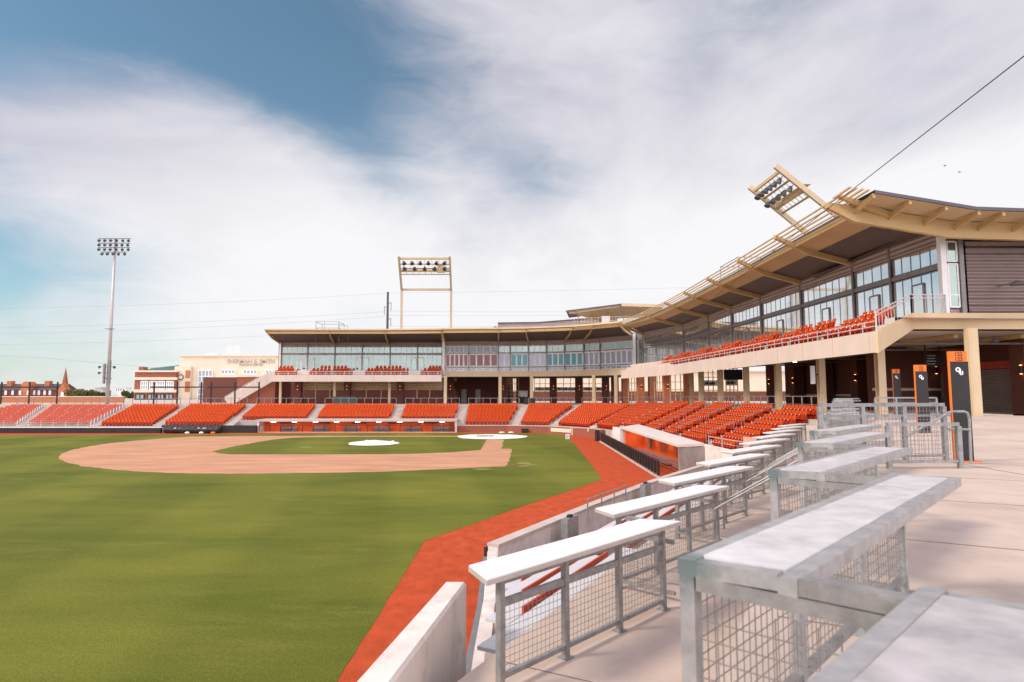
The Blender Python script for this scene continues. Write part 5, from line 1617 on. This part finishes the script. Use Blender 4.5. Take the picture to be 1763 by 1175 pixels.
text_mesh('exit_word', 'EXIT', .15, M_EXIT, t, (x, Y - .004, z - .05), (1, 0, 0), (0, 0, 1), .003, bold=.004)
t = thing('hanging_speaker', 'pale column loudspeaker fixed to a steel column under the long deck', 'speaker', (22.5, 44, 7))
Y = 43.8; m_ = MB(); m_.box(fx(1397, Y), fx(1403, Y), Y, Y + .2, 6.05, 7.3); m_.build('case', M_WHITE, t)
m_ = MB(); m_.bar((fx(1403, Y), Y + .1, 6.7), (fx(1411, Y), Y + .3, 6.7), .08, .08); m_.build('bracket', M_BLACK, t)
t = thing('flood_light', 'grey floodlight sticking out at the right edge of the ribbed wall', 'lamp', (29, 35, 11.5))
a_ = at_y(1752, 490, 34.2)
m_ = MB(); m_.lathe([(.05, .22), (.14, .2), (.34, .02), (.36, -.04), (.02, -.05)], (a_.x, a_.y, a_.z), 14); m_.build('lamp_head', M_LAMP, t, smooth=True)
m_ = MB(); m_.bar((a_.x, a_.y, a_.z + .15), (a_.x + .4, 36.0, a_.z + .2), .06, .06); m_.build('arm', M_FRAME, t)
t = thing('litter_bin', 'pale litter bin at the right edge by the brick concourse wall', 'bin', (39, 46, 4.05))
x = fx(1762, 46); m_ = MB(); m_.box(x - .3, x + .4, 45.7, 46.4, 4.05, 5.4); m_.build('body', M_DOORW, t); m_ = MB(); m_.box(x - .34, x + .44, 45.66, 46.44, 5.4, 5.5); m_.build('lid', M_GREY, t)
# dark bins and boxes behind the far rails
for k, (px, lab) in enumerate(((595, 'dark wheeled cart by the tan shutters behind the far rail'), (907, 'dark litter bin behind the far rail near home plate'), (917, 'dark litter bin right next to the one near home plate'))):
    x = fx(px, 106); w_ = 1.9 if k == 0 else .4
    t = thing('cart' if k == 0 else 'litter_bin', lab, 'cart' if k == 0 else 'bin', (x, 106, 3.68))
    m_ = MB(); m_.box(x - w_, x + w_, 105.7, 106.5, 3.8, 5.0 if k == 0 else 4.8); m_.build('body', mat('dark_green_box', (.03, .05, .05), .5) if k == 0 else M_BLACK, t)
    m_ = MB(); m_.box(x - w_ * .9, x + w_ * .9, 105.75, 106.45, 3.67, 3.795); m_.build('base', M_RUBBER, t)

# ================================================================== LIGHT TOWERS
def lamp_head(mb, c, fwd, s=1.0):
    c = Vector(c); f = Vector(fwd).normalized()
    side = f.cross(Vector((0, 0, 1))).normalized()
    dn = Vector((0, 0, -1))
    mb.tube(c - f * .25 * s, c + f * .10 * s, .16 * s, 8, .30 * s)
    mb.tube(c + f * .10 * s, c + f * .34 * s + dn * .02 * s, .30 * s, 8, .36 * s)
LP = thing('light_pole', 'tall galvanised floodlight pole at far left with four rows of lamps', 'light pole', (-66, 110, 3.6))
PX, PY = fx(187.5, 110) , 110.0
topz = at_y(192, 411, PY).z
m_ = MB(); m_.tube((PX, PY, 2.5), (PX, PY, topz), .34, 16, .17); m_.build('pole', M_POLE, LP, smooth=True)
for rI, (zz, cnt, hw) in enumerate(((topz - .1, 6, 2.85), (topz - .9, 6, 2.8), (topz - 1.7, 6, 2.8), (topz - 2.5, 5, 2.2))):
    m_ = MB(); m_.bar((PX - hw, PY - .25, zz), (PX + hw, PY - .25, zz), .12, .10); m_.build('crossarm', M_LAMP, LP)
    for k in range(cnt):
        x = PX - hw + 2 * hw * (k + .3) / (cnt - .4)
        h = MB(); h.bar((x, PY - .25, zz), (x, PY - .35, zz - .3), .07, .07); lamp_head(h, (x, PY - .4, zz - .38), (random.uniform(.2, 1.1) * (1 if x > PX else -1), -1, -.35), .72); h.build('lamp_head', M_LAMP, LP)
for zy in (567, 652):
    z = at_y(190, zy, PY).z; m_ = MB(); m_.bar((PX - .8, PY - .3, z), (PX + .8, PY - .3, z), .1, .1); m_.build('crossarm', M_LAMP, LP)
m_ = MB(); za, zb2 = at_y(190, 661, PY).z, at_y(190, 627, PY).z
m_.box(PX - .55, PX - .25, PY - .75, PY - .4, za, zb2); m_.box(PX + .35, PX + .65, PY - .75, PY - .4, za, zb2 + .6); m_.build('control_box', M_FRAME, LP)
for zy, sg in ((632, -1), (632, 1), (642, -1)):
    z = at_y(190, zy, PY).z; h = MB(); h.bar((PX, PY - .4, z), (PX + sg * 1.2, PY - .5, z + .05), .06, .06); lamp_head(h, (PX + sg * 1.2, PY - .6, z - .05), (sg, -.5, -.3), .7); h.build('lamp_head', M_LAMP, LP)

def light_frame(label, base, along, lean, sep, zb, zk, ztop, run):
    """two cranked posts carrying cross beams, lamps and a walkway"""
    al, le = Vector(along), Vector(lean)
    base = Vector(base)
    t = thing('light_tower', label, 'light tower', base)
    K = [base + al * s_ * sep / 2 + Vector((0, 0, zk - base.z)) for s_ in (-1, 1)]
    B_ = [base + al * s_ * sep / 2 + Vector((0, 0, zb - base.z)) for s_ in (-1, 1)]
    T = [k + le * run + Vector((0, 0, ztop - zk)) for k in K]
    for k in range(2):
        m_ = MB(); m_.bar(B_[k], K[k], .42, .5, le); m_.bar(K[k] - Vector((0, 0, .15)), T[k], .38, .62, Vector((0, 0, 1)).cross(al)); m_.build('cranked_post', M_TANP, t)
    Q = lambda f, q, o=Vector(): K[0].lerp(T[0], f).lerp(K[1].lerp(T[1], f), q) + o
    up = (T[0] - K[0]).normalized()
    nrm = al.cross(up).normalized()
    if nrm.dot(le) < 0: nrm = -nrm
    m_ = MB(); m_.bar(Q(0.0, 0), Q(0.0, 1), .36, .42); m_.build('tie_beam', M_TANP, t)
    m_ = MB()
    for f, h_ in ((.46, .16), (.56, .42), (.76, .16), (.92, .40)):
        m_.bar(Q(f, 0), Q(f, 1), .26, h_)
    m_.build('cross_beams', M_TAN, t)
    m_ = MB()
    for k in range(9):
        m_.bar(Q(.46, k / 8), Q(.56, k / 8), .06, .06)
    for k in range(7):
        m_.bar(Q(.56, (k + .5) / 7), Q(.92, (k + .5) / 7), .05, .05)
    m_.build('rungs', M_TAN, t)
    for f, cnt, sh in ((.85, 6, 0), (.69, 5, .03)):
        for k in range(cnt):
            c = Q(f, .10 + .80 * k / (cnt - 1) + sh * 0) + nrm * .45
            h = MB(); h.bar(c - nrm * .45, c, .08, .08); lamp_head(h, c + nrm * .2, nrm + al * (.5 - k / cnt) * .9 + Vector((0, 0, -.55)), 1.15); h.build('lamp_head', M_LAMP, t)
    m_ = MB()
    a_, b_ = Q(.58, .02, -nrm * .25), Q(.58, .98, -nrm * .25)
    m_.bar(a_ - nrm * .5, b_ - nrm * .5, 1.0, .08, Vector((0, 0, 1)))
    m_.build('walkway', M_TAN, t)
    m_ = MB()
    c0 = Q(.62, .74, -nrm * .1); m_.bar(c0, c0 + al * sep * .13, .5, 1.5, (0, 0, 1)); m_.build('control_box', M_TANP, t)
    m_ = MB()
    w0, w1 = Q(.58, 1.0, -nrm * 1.2), Q(.58, .86, -nrm * 1.2)
    for h_ in (.55, 1.1): m_.bar(w0 + Vector((0, 0, h_)), w1 + Vector((0, 0, h_)), .06, .06)
    for q in (w0, w1): m_.bar(q, q + Vector((0, 0, 1.1)), .06, .06, al)
    m_.build('walkway_rail', M_TAN, t)
    return t
zk1 = at_y(733, 499, 125).z
light_frame('tan steel light tower on the far roof, two cranked posts with lamps between', (fx(733, 125), 125, 14.7), (1, 0, 0), (0, -1, 0), fx(776, 125) - fx(690, 125), 14.7, zk1, at_y(728, 441, 120.5).z, 4.5)
light_frame('tan steel light tower leaning over the long right wing roof, seen from its side', (42.6, 79.6, 14.7), (0, 1, 0), (-1, 0, 0), 7.9, 14.7, 26.6, 33.3, 8.0)

# roof guard frames
for lab, base, wx, dy in (('thin roof hatch guard frame on the far left wing roof', (fx(567, 112), 112, 15.6), 2.0, 2.0), ('thin roof hatch guard frame on the long right wing roof', (27.2, 69.0, 15.0), 1.2, 2.6)):
    t = thing('roof_guard', lab, 'guard rail', base)
    m_ = MB(); x, y, z = base
    top = 2.4 if wx > 1.5 else 3.9
    if wx < 1.5: z += 1.0
    cs = [(x - wx, y - dy), (x + wx, y - dy), (x + wx, y + dy), (x - wx, y + dy)]
    for k in range(4):
        a_, b_ = cs[k], cs[(k + 1) % 4]
        m_.bar((*a_, z - 1), (*a_, z + top), .07, .07, (1, 0, 0))
        for h_ in (top, top * .55): m_.bar((*a_, z + h_), (*b_, z + h_), .06, .06)
    m_.bar((x - .5, y - dy, z - 1), (x - .5, y - dy, z + top), .05, .05, (1, 0, 0)); m_.build('frame', M_FRAME, t)
    if wx > 1.5:
        m_ = MB()
        for xx in (x + wx + .1, x + wx + 1.6): m_.bar((xx, y - dy, z - 1), (xx, y - dy, z + 1.7), .06, .06, (1, 0, 0))
        m_.bar((x + wx + .1, y - dy, z + 1.7), (x + wx + 1.6, y - dy, z + 1.7), .06, .06); m_.build('side_frame', M_FRAME, t)

# utility pole and wires
UP = thing('utility_pole', 'dark utility pole with insulator strings standing behind the far roof', 'pole', (fx(666, 170), 170, 3.5))
ux = fx(666, 170); ztp = at_y(666, 503, 170).z
m_ = MB(); m_.tube((ux, 170, 3), (ux, 170, ztp), .42, 10, .28); m_.build('pole', mat('weathered_pole', (.10, .075, .08), .8), UP)
for zy, sg in ((521, 1), (528, -1), (548, 1)):
    z = at_y(666, zy, 170).z; m_ = MB(); m_.bar((ux, 170, z - .5), (ux + sg * .9, 170, z), .12, .12); o = m_.build('bracket', M_FRAME, UP)
    m_ = MB(); m_.tube((ux + sg * .9, 170, z), (ux + sg * .9, 170, z - 2.2), .10, 6); m_.build('insulator', M_FRAME, o)
wires = [((-200, 533, 165), (666, 505, 170), 'highest power line running left from the utility pole'), ((-200, 566, 165), (662, 537, 170), 'second power line running left from the utility pole'),
         ((-200, 578, 165), (669, 545, 170), 'third power line running left from the utility pole'), ((-200, 596, 165), (669, 566, 170), 'lowest power line running left from the utility pole')]
for k, (a_, b_, lab) in enumerate(wires):
    A_, B_ = at_y(*a_), at_y(*b_)
    pts = [A_.lerp(B_, q / 16) - Vector((0, 0, 2.2 * 4 * (q / 16) * (1 - q / 16) * .5)) for q in range(17)]
    m_ = MB(); m_.path(pts, .019, 5); tag(m_.build('power_line', M_FRAME), lab, 'cable', 'power lines left of the utility pole')
for k, (a_, b_, lab) in enumerate((((666, 505, 170), (1300, 492, 190), 'faint highest power line running right from the utility pole'), ((669, 536, 170), (1180, 535, 185), 'second power line running right from the utility pole'), ((662, 543, 170), (1100, 541, 185), 'third power line running right from the utility pole'), ((669, 562, 170), (1000, 560, 185), 'lowest power line running right from the utility pole'))):
    A_, B_ = at_y(*a_), at_y(*b_); m_ = MB(); m_.path([A_.lerp(B_, q / 10) - Vector((0, 0, 1.2 * (q / 10) * (1 - q / 10))) for q in range(11)], .02, 5); tag(m_.build('power_line', M_FRAME), lab, 'cable', 'power lines right of the utility pole')
A_, B_ = at_y(600, 640, 240), at_y(-120, 603, 200)
m_ = MB(); m_.path([at_y(-150, 604, 180), at_y(80, 617, 180), at_y(215, 629, 180), at_y(300, 636, 180)], .03, 5); tag(m_.build('power_line', M_FRAME), 'thin cable sagging low at far left behind the floodlight pole', 'cable')
# net cable across the wing
m_ = MB()
A_, B_ = Vector((20.4, 81.5, 11.6)), at_y(1763, 97, 12.0)
B2 = A_ + (B_ - A_) * 1.06
m_.path([A_, A_.lerp(B2, .5), B2], .012, 6); tag(m_.build('net_cable', M_BLACK), 'single dark cable running from the press box corner up to the top right', 'cable')
for k, (px, py) in enumerate(((1627, 286), (1652, 297))):
    c = at_y(px, py, 150); m_ = MB()
    m_.hexa([c + Vector(v) for v in ((-.1, -.3, -.08), (.1, -.3, -.08), (.06, .35, -.02), (-.06, .35, -.02), (-.08, -.25, .1), (.08, -.25, .1), (.05, .3, .06), (-.05, .3, .06))])
    for sg in (-1, 1):
        m_.add([c + Vector((0, -.12, .06)), c + Vector((0, .12, .06)), c + Vector((sg * .35, .1, .24)), c + Vector((sg * .6, .0, .16)), c + Vector((sg * .33, -.12, .22))], [(0, 1, 2, 4), (2, 3, 4)])
    tag(m_.build('bird', M_BLACK), ('tiny dark bird high in the sky above the wing, left one', 'tiny dark bird high in the sky above the wing, right and lower one')[k], 'bird', 'birds above the wing')

# ================================================================== BEHIND THE OUTFIELD
frames = [((5, 53, 101), 'black post frame at far left in front of the gabled hall'), ((267, 307, 348), 'black post frame left of the tall window of the cream hall'), ((365, 406, 447), 'black post frame right of the tall window of the cream hall')]
for pxs, lab in frames:
    Y = 109.5
    t = thing('post_frame', lab, 'frame', (fx(pxs[1], Y), Y, 3.66))
    for px in pxs:
        x = fx(px, Y); m_ = MB(); m_.box(x - .10, x + .10, Y - .10, Y + .10, 3.6, at_y(px, 658, Y).z); m_.build('post', M_BLACK, t)
    xs0, xs1 = fx(pxs[0] - 6, Y), fx(pxs[2] + 3, Y)
    z = at_y(pxs[1], 667, Y).z; m_ = MB(); m_.bar((xs0, Y - .16, z), (xs1, Y - .16, z), .10, .22); m_.build('beam', M_BLACK, t)

LOWW = thing('brick_wall', 'low orange brick wall with pale cap beyond the far left rail', 'wall', (-75, 140, 3.5))
m_ = MB(); m_.box(-140, fx(215, 140), 140, 140.5, 3.4, at_y(100, 684, 140).z); m_.build('wall', M_BRICKO, LOWW)
z = at_y(100, 684, 140).z; m_ = MB(); m_.box(-140, fx(215.5, 140), 139.9, 140.6, z, z + .16); m_.build('wall_cap', M_STONE, LOWW)

# training hall
TH = thing('training_hall', 'cream and brick sports hall with a lettered facade behind the far stands', 'building', (-70, 220, 3.5))
Y = 220
def bx(px0, px1, py0, py1, Y0, dep, name, m, parent=TH):
    x0, x1 = at_y(px0, 650, Y0).x, at_y(px1, 650, Y0).x
    z1_, z0_ = at_y(px0, py0, Y0).z, at_y(px0, py1, Y0).z
    mb = MB(); mb.box(x0, x1, Y0, Y0 + dep, z0_, z1_); return mb.build(name, m, parent)
bx(309, 560, 613, 720, 222, 40, 'wall', M_STONE)
bx(308, 561, 611.5, 614, 221.6, 41, 'wall_cap', M_STONE)
bx(232, 303, 640, 720, 219, 30, 'brick_wall', M_BRICK)
bx(231, 304, 638, 641, 218.6, 31, 'brick_cap', M_STONE)
bx(231, 304, 650, 654.5, 218.7, 1, 'stone_band', M_STONE)
bx(231, 304, 671, 676, 218.7, 1, 'stone_band', M_STONE)
bx(300, 328, 631, 720, 220.6, 1.3, 'entrance_tower', M_STONE)
bx(319, 327, 638, 651, 220.4, .18, 'brick_inset', M_BRICKO)
bx(319, 327, 657, 675, 220.4, .18, 'brick_inset', M_BRICKO)
bx(300, 303, 639, 675, 220.4, .18, 'brick_inset', M_BRICK)
bx(238, 246, 632, 641, 219.5, 3, 'chimney', M_BRICK)
m_ = MB(); a_ = [at_y(246, 639, 224), at_y(303, 639, 224), at_y(309, 629, 236), at_y(262, 634, 236)]; m_.poly(a_); m_.poly([a_[0], a_[3], at_y(246, 641, 236)]); m_.build('roof', M_GREENROOF, TH)
bx(374, 470, 651, 720, 216, 6, 'brick_wall', M_BRICK)
bx(373, 463, 644.5, 652, 215.7, 7, 'stone_parapet', M_STONE)
c = at_y(311, 650, 220.4)
m_ = MB(); m_.tube((c.x, 220.58, c.z), (c.x, 220.4, c.z), 1.0, 20); o = m_.build('round_emblem', M_BLACK, TH)
m_ = MB(); m_.tube((c.x, 220.39, c.z), (c.x, 220.33, c.z), .72, 20); m_.box(c.x - .12, c.x + .12, 220.2, 220.32, c.z - .6, c.z + .6); m_.build('ring', M_STONE, o)
def win(px0, px1, py0, py1, Y0, nx, nz, parent=TH, fm=None):
    x0, x1 = at_y(px0, 650, Y0).x, at_y(px1, 650, Y0).x
    z1_, z0_ = at_y(px0, py0, Y0).z, at_y(px0, py1, Y0).z
    f = MB(); bayframe(f, (x0, Y0 - .2), (x1, Y0 - .2), z0_, z1_, nx, .30, .25, tuple(z0_ + (z1_ - z0_) * k / nz for k in range(1, nz))); fo = f.build('window', fm or M_FRAMEL, parent)
    glassq((x0, Y0 - .16), (x1, Y0 - .16), z0_, z1_, -.06).build('glass', M_GLASSH, fo)
win(342, 366, 638, 690, 222, 4, 5)
for a_ in ((381, 405), (419, 443), (457, 480)): win(a_[0], a_[1], 637.5, 644, 222, 4, 1)
for a_ in (244, 259, 273, 288): win(a_, a_ + 11.5, 657, 670.5, 219, 3, 2)
for a_ in ((236, 250), (256, 270), (273, 284), (287, 299)): win(a_[0], a_[1], 679, 688, 219, 2, 1, fm=M_BLACK)
win(407, 430, 672, 690, 216, 3, 2)
text_mesh('hall_lettering', 'SHERMAN E. SMITH', 1.95, M_LETTER, TH, (at_y(432, 626, 221.9).x, 221.9, at_y(432, 625.5, 221.9).z), (1, 0, 0), (0, 0, 1), .08, bold=.03)
text_mesh('hall_lettering', 'TRAINING CENTER', .98, M_LETTER, TH, (at_y(432, 630, 221.9).x, 221.9, at_y(432, 630, 221.9).z), (1, 0, 0), (0, 0, 1), .06, bold=.02)
m_ = MB()
for k in range(6):
    z0_ = at_y(400, 611 - k * 2.9, 228).z; x0, x1 = at_y(389, 600, 228).x, at_y(413, 600, 228).x
    m_.box(x0, x1, 228, 228.1, z0_, z0_ + .12)
for px in (389, 401, 413): x = at_y(px, 600, 228).x; m_.box(x - .08, x + .08, 228, 228.15, at_y(px, 613, 228).z, at_y(px, 595, 228).z)
m_.build('roof_screen', M_FRAMEL, TH)
bx(353, 372, 609, 612, 230, 4, 'roof_unit', M_WHITE)

GH = thing('plaza_hall', 'cream hall beyond the gates seen through the concourse openings', 'building', (40, 175, 3.5))
m_ = MB(); m_.box(2, 90, 175, 190, 3.4, 11.5); m_.build('wall', M_STONE, GH)
m_ = MB(); m_.box(2, 90, 174.7, 174.98, 3.4, 6.2); m_.build('brick_base', M_BRICKD, GH)
m_ = MB(); m_.box(2, 90, 174.66, 174.98, 6.2, 6.45); m_.build('stone_course', M_TANP, GH)
m_ = MB(); m_.box(1.5, 90.5, 174.5, 190.5, 11.5, 11.9); m_.build('roof_edge', M_TANP, GH)

# gabled brick hall with spire, far left
CH = thing('gabled_hall', 'long brown roofed brick hall with dormers at far left', 'building', (-260, 360, 3))
Y = 360
def far(px, py, Y=360): return at_y(px, py, Y)
x0, x1 = far(-60, 670).x, far(103, 670).x; zb_ = 3; ze, zr_ = far(0, 672).z, far(0, 661).z
m_ = MB(); m_.box(x0, x1, Y, Y + 16, zb_, ze); m_.build('wall', M_BRICKD, CH)
m_ = MB(); m_.prism([(x0, Y - .5, ze), (x0, Y + 8, zr_), (x0, Y + 16.5, ze)], (x1 - x0, 0, 0)); m_.build('roof', M_SLATE, CH)
for px in (-25, 44, ):
    a_, b_ = far(px - 7.5, 661, Y - 2).x, far(px + 7.5, 661, Y - 2).x; zt2, zp = far(px, 662, Y - 2).z, far(px, 657.5, Y - 2).z
    m_ = MB(); m_.prism([(a_, Y - 2, zb_), (b_, Y - 2, zb_), (b_, Y - 2, zt2), (b_ - 1.5, Y - 2, zp), (a_ + 1.5, Y - 2, zp), (a_, Y - 2, zt2)], (0, 6, 0)); m_.build('gable_bay', M_BRICKO, CH)
for px in (4, 70): 
    a_, b_ = far(px - 4, 661).x, far(px + 4, 661).x; m_ = MB(); m_.box(a_, b_, Y + 5, Y + 8, ze, far(px, 659.5).z + 1.2); m_.build('chimney', M_BRICKO, CH)
for px in (12, 24, 36.5, 50.5, 61, 69, 79, 88):
    win(px - 1.5, px + 1.5, 673, 680, 357.6 if px in (36.5, 50.5) else Y - .05, 2, 2, CH)
SP = thing('church_spire', 'slim brick spire rising beside the gabled hall at far left', 'spire', (far(106.5, 690).x, 352, 3))
a_, b_ = far(101, 660, 352).x, far(114, 660, 352).x; cx_ = far(108.5, 660, 352).x
m_ = MB(); m_.box(a_, b_, 352, 357, 3, far(105, 671, 352).z); m_.box(cx_ - 1.1, cx_ + 1.1, 352.5, 355, far(105, 671, 352).z, far(105, 660, 352).z); m_.prism([(a_, 352.01, far(105, 671, 352).z), (b_, 352.01, far(105, 671, 352).z), (cx_, 352.01, far(105, 661, 352).z)], (0, 4, 0)); m_.build('tower', M_BRICKO, SP)
m_ = MB(); z0_, z1_ = far(109, 660, 352).z, far(109, 632, 352).z
m_.add([(cx_ - .9, 352.45, z0_), (cx_ + .9, 352.45, z0_), (cx_ + .9, 355, z0_), (cx_ - .9, 355, z0_), (cx_, 353.7, z1_)], [(0, 1, 4), (1, 2, 4), (2, 3, 4), (3, 0, 4)]); m_.build('spire_roof', M_BRICK, SP)
m_ = MB(); m_.box(cx_ - .8, cx_ + .8, 351.9, 352.05, far(105, 685, 352).z, far(105, 675, 352).z); m_.build('window', M_FRAMEL, SP)

# far trees and town
def tree(px0, px1, py_top, Y, label, m, n=900, group='trees on the horizon at far left'):
    x0, x1 = at_y(px0, 680, Y).x, at_y(px1, 680, Y).x
    zt2 = at_y(px0, py_top, Y).z; w_ = (x1 - x0) / 2; cx_ = (x0 + x1) / 2; zb2 = 3.4
    t = thing('tree', label, 'tree', (cx_, Y, zb2), group)
    m_ = MB(); m_.tube((cx_, Y, zb2), (cx_ + .3, Y, zb2 + (zt2 - zb2) * .5), .4, 8, .22)
    for k in range(6):
        a = k * 1.1; z = zb2 + (zt2 - zb2) * (.3 + .07 * k); m_.tube((cx_ + .15, Y, z), (cx_ + w_ * .6 * math.cos(a), Y + w_ * .5 * math.sin(a), z + (zt2 - zb2) * .3), .14, 6, .05)
    m_.build('trunk', M_BARK, t)
    rr = random.Random(int(px0)); m_ = MB()
    cl = [(rr.uniform(-.75, .75), rr.uniform(-.6, .6), rr.uniform(.3, .8), rr.uniform(.22, .42)) for _ in range(16)]
    H_ = zt2 - zb2
    for k in range(n):
        c = cl[rr.randrange(16)]
        v = Vector((rr.gauss(0, 1), rr.gauss(0, 1), rr.gauss(0, 1))).normalized() * c[3] * rr.uniform(.6, 1.05)
        p = Vector((cx_ + (c[0] + v.x) * w_, Y + (c[1] + v.y) * w_ * .8, zb2 + min(1.0, max(.12, c[2] + v.z * .75)) * H_))
        s_ = rr.uniform(.3, .6); u = Vector((rr.gauss(0, 1), rr.gauss(0, 1), rr.gauss(0, 1))).normalized() * s_; q = u.orthogonal().normalized() * s_ * .7
        m_.poly([p - u, p - q, p + u, p + q])
    m_.build('crown', m, t)
tree(110, 133, 672, 330, 'small dull olive tree right of the spire', M_LEAFD, 700)
tree(126, 152, 668.5, 320, 'rounded olive tree crown, tallest of the clump right of the spire', M_LEAFD, 1000)
tree(146, 166, 672, 325, 'yellowish tree between the tall round crown and the pale houses', M_LEAFD, 700)
tree(164, 184, 675.5, 340, 'low dark green tree in front of the pale houses', M_LEAF, 600)
tree(209, 222, 673, 300, 'dark green tree just left of the brick end of the hall', M_LEAF, 600)
tree(219, 233, 675, 305, 'low dark green tree touching the brick end of the hall', M_LEAF, 600)
tree(-40, 8, 678, 420, 'low dark tree behind the roof at the left edge', M_LEAF, 600)
city = [(117, 122, 674, 'dark low house beyond the trees right of the spire', M_GREY), (155, 176, 671, 'pale grey low block between the trees left of the floodlight pole', M_CITY), (163, 172, 667.8, 'pale higher block left of the floodlight pole', M_CITY), (166, 180, 673, 'slate coloured low block beside the floodlight pole', M_GREY), (196, 216, 668.5, 'white flat block right of the floodlight pole', M_WHITE), (203, 212, 674, 'pale small block right of the floodlight pole', M_CITY)]
for k, (a_, b_, py, lab, m) in enumerate(city):
    Yc = 560 + 12 * k; x0, x1 = at_y(a_, 680, Yc).x, at_y(b_, 680, Yc).x; zt2 = at_y(a_, py, Yc).z
    t = thing('far_house', lab, 'building', ((x0 + x1) / 2, Yc, 3), 'far houses on the horizon')
    m_ = MB(); m_.box(x0, x1, Yc, Yc + 10, 3, zt2); m_.build('wall', m, t)
    m_ = MB(); m_.box(x0 - .3, x1 + .3, Yc - .3, Yc + 10.3, zt2, zt2 + .4); m_.build('roof', M_CITY, t)
    m_ = MB()
    for q in range(4):
        xx = x0 + (x1 - x0) * (.15 + .2 * q); m_.box(xx, xx + (x1 - x0) * .09, Yc - .08, Yc - .02, zt2 - 2.4, zt2 - 1.0)
    m_.build('windows', M_GLASSD, t)

bpy.context.view_layer.update()
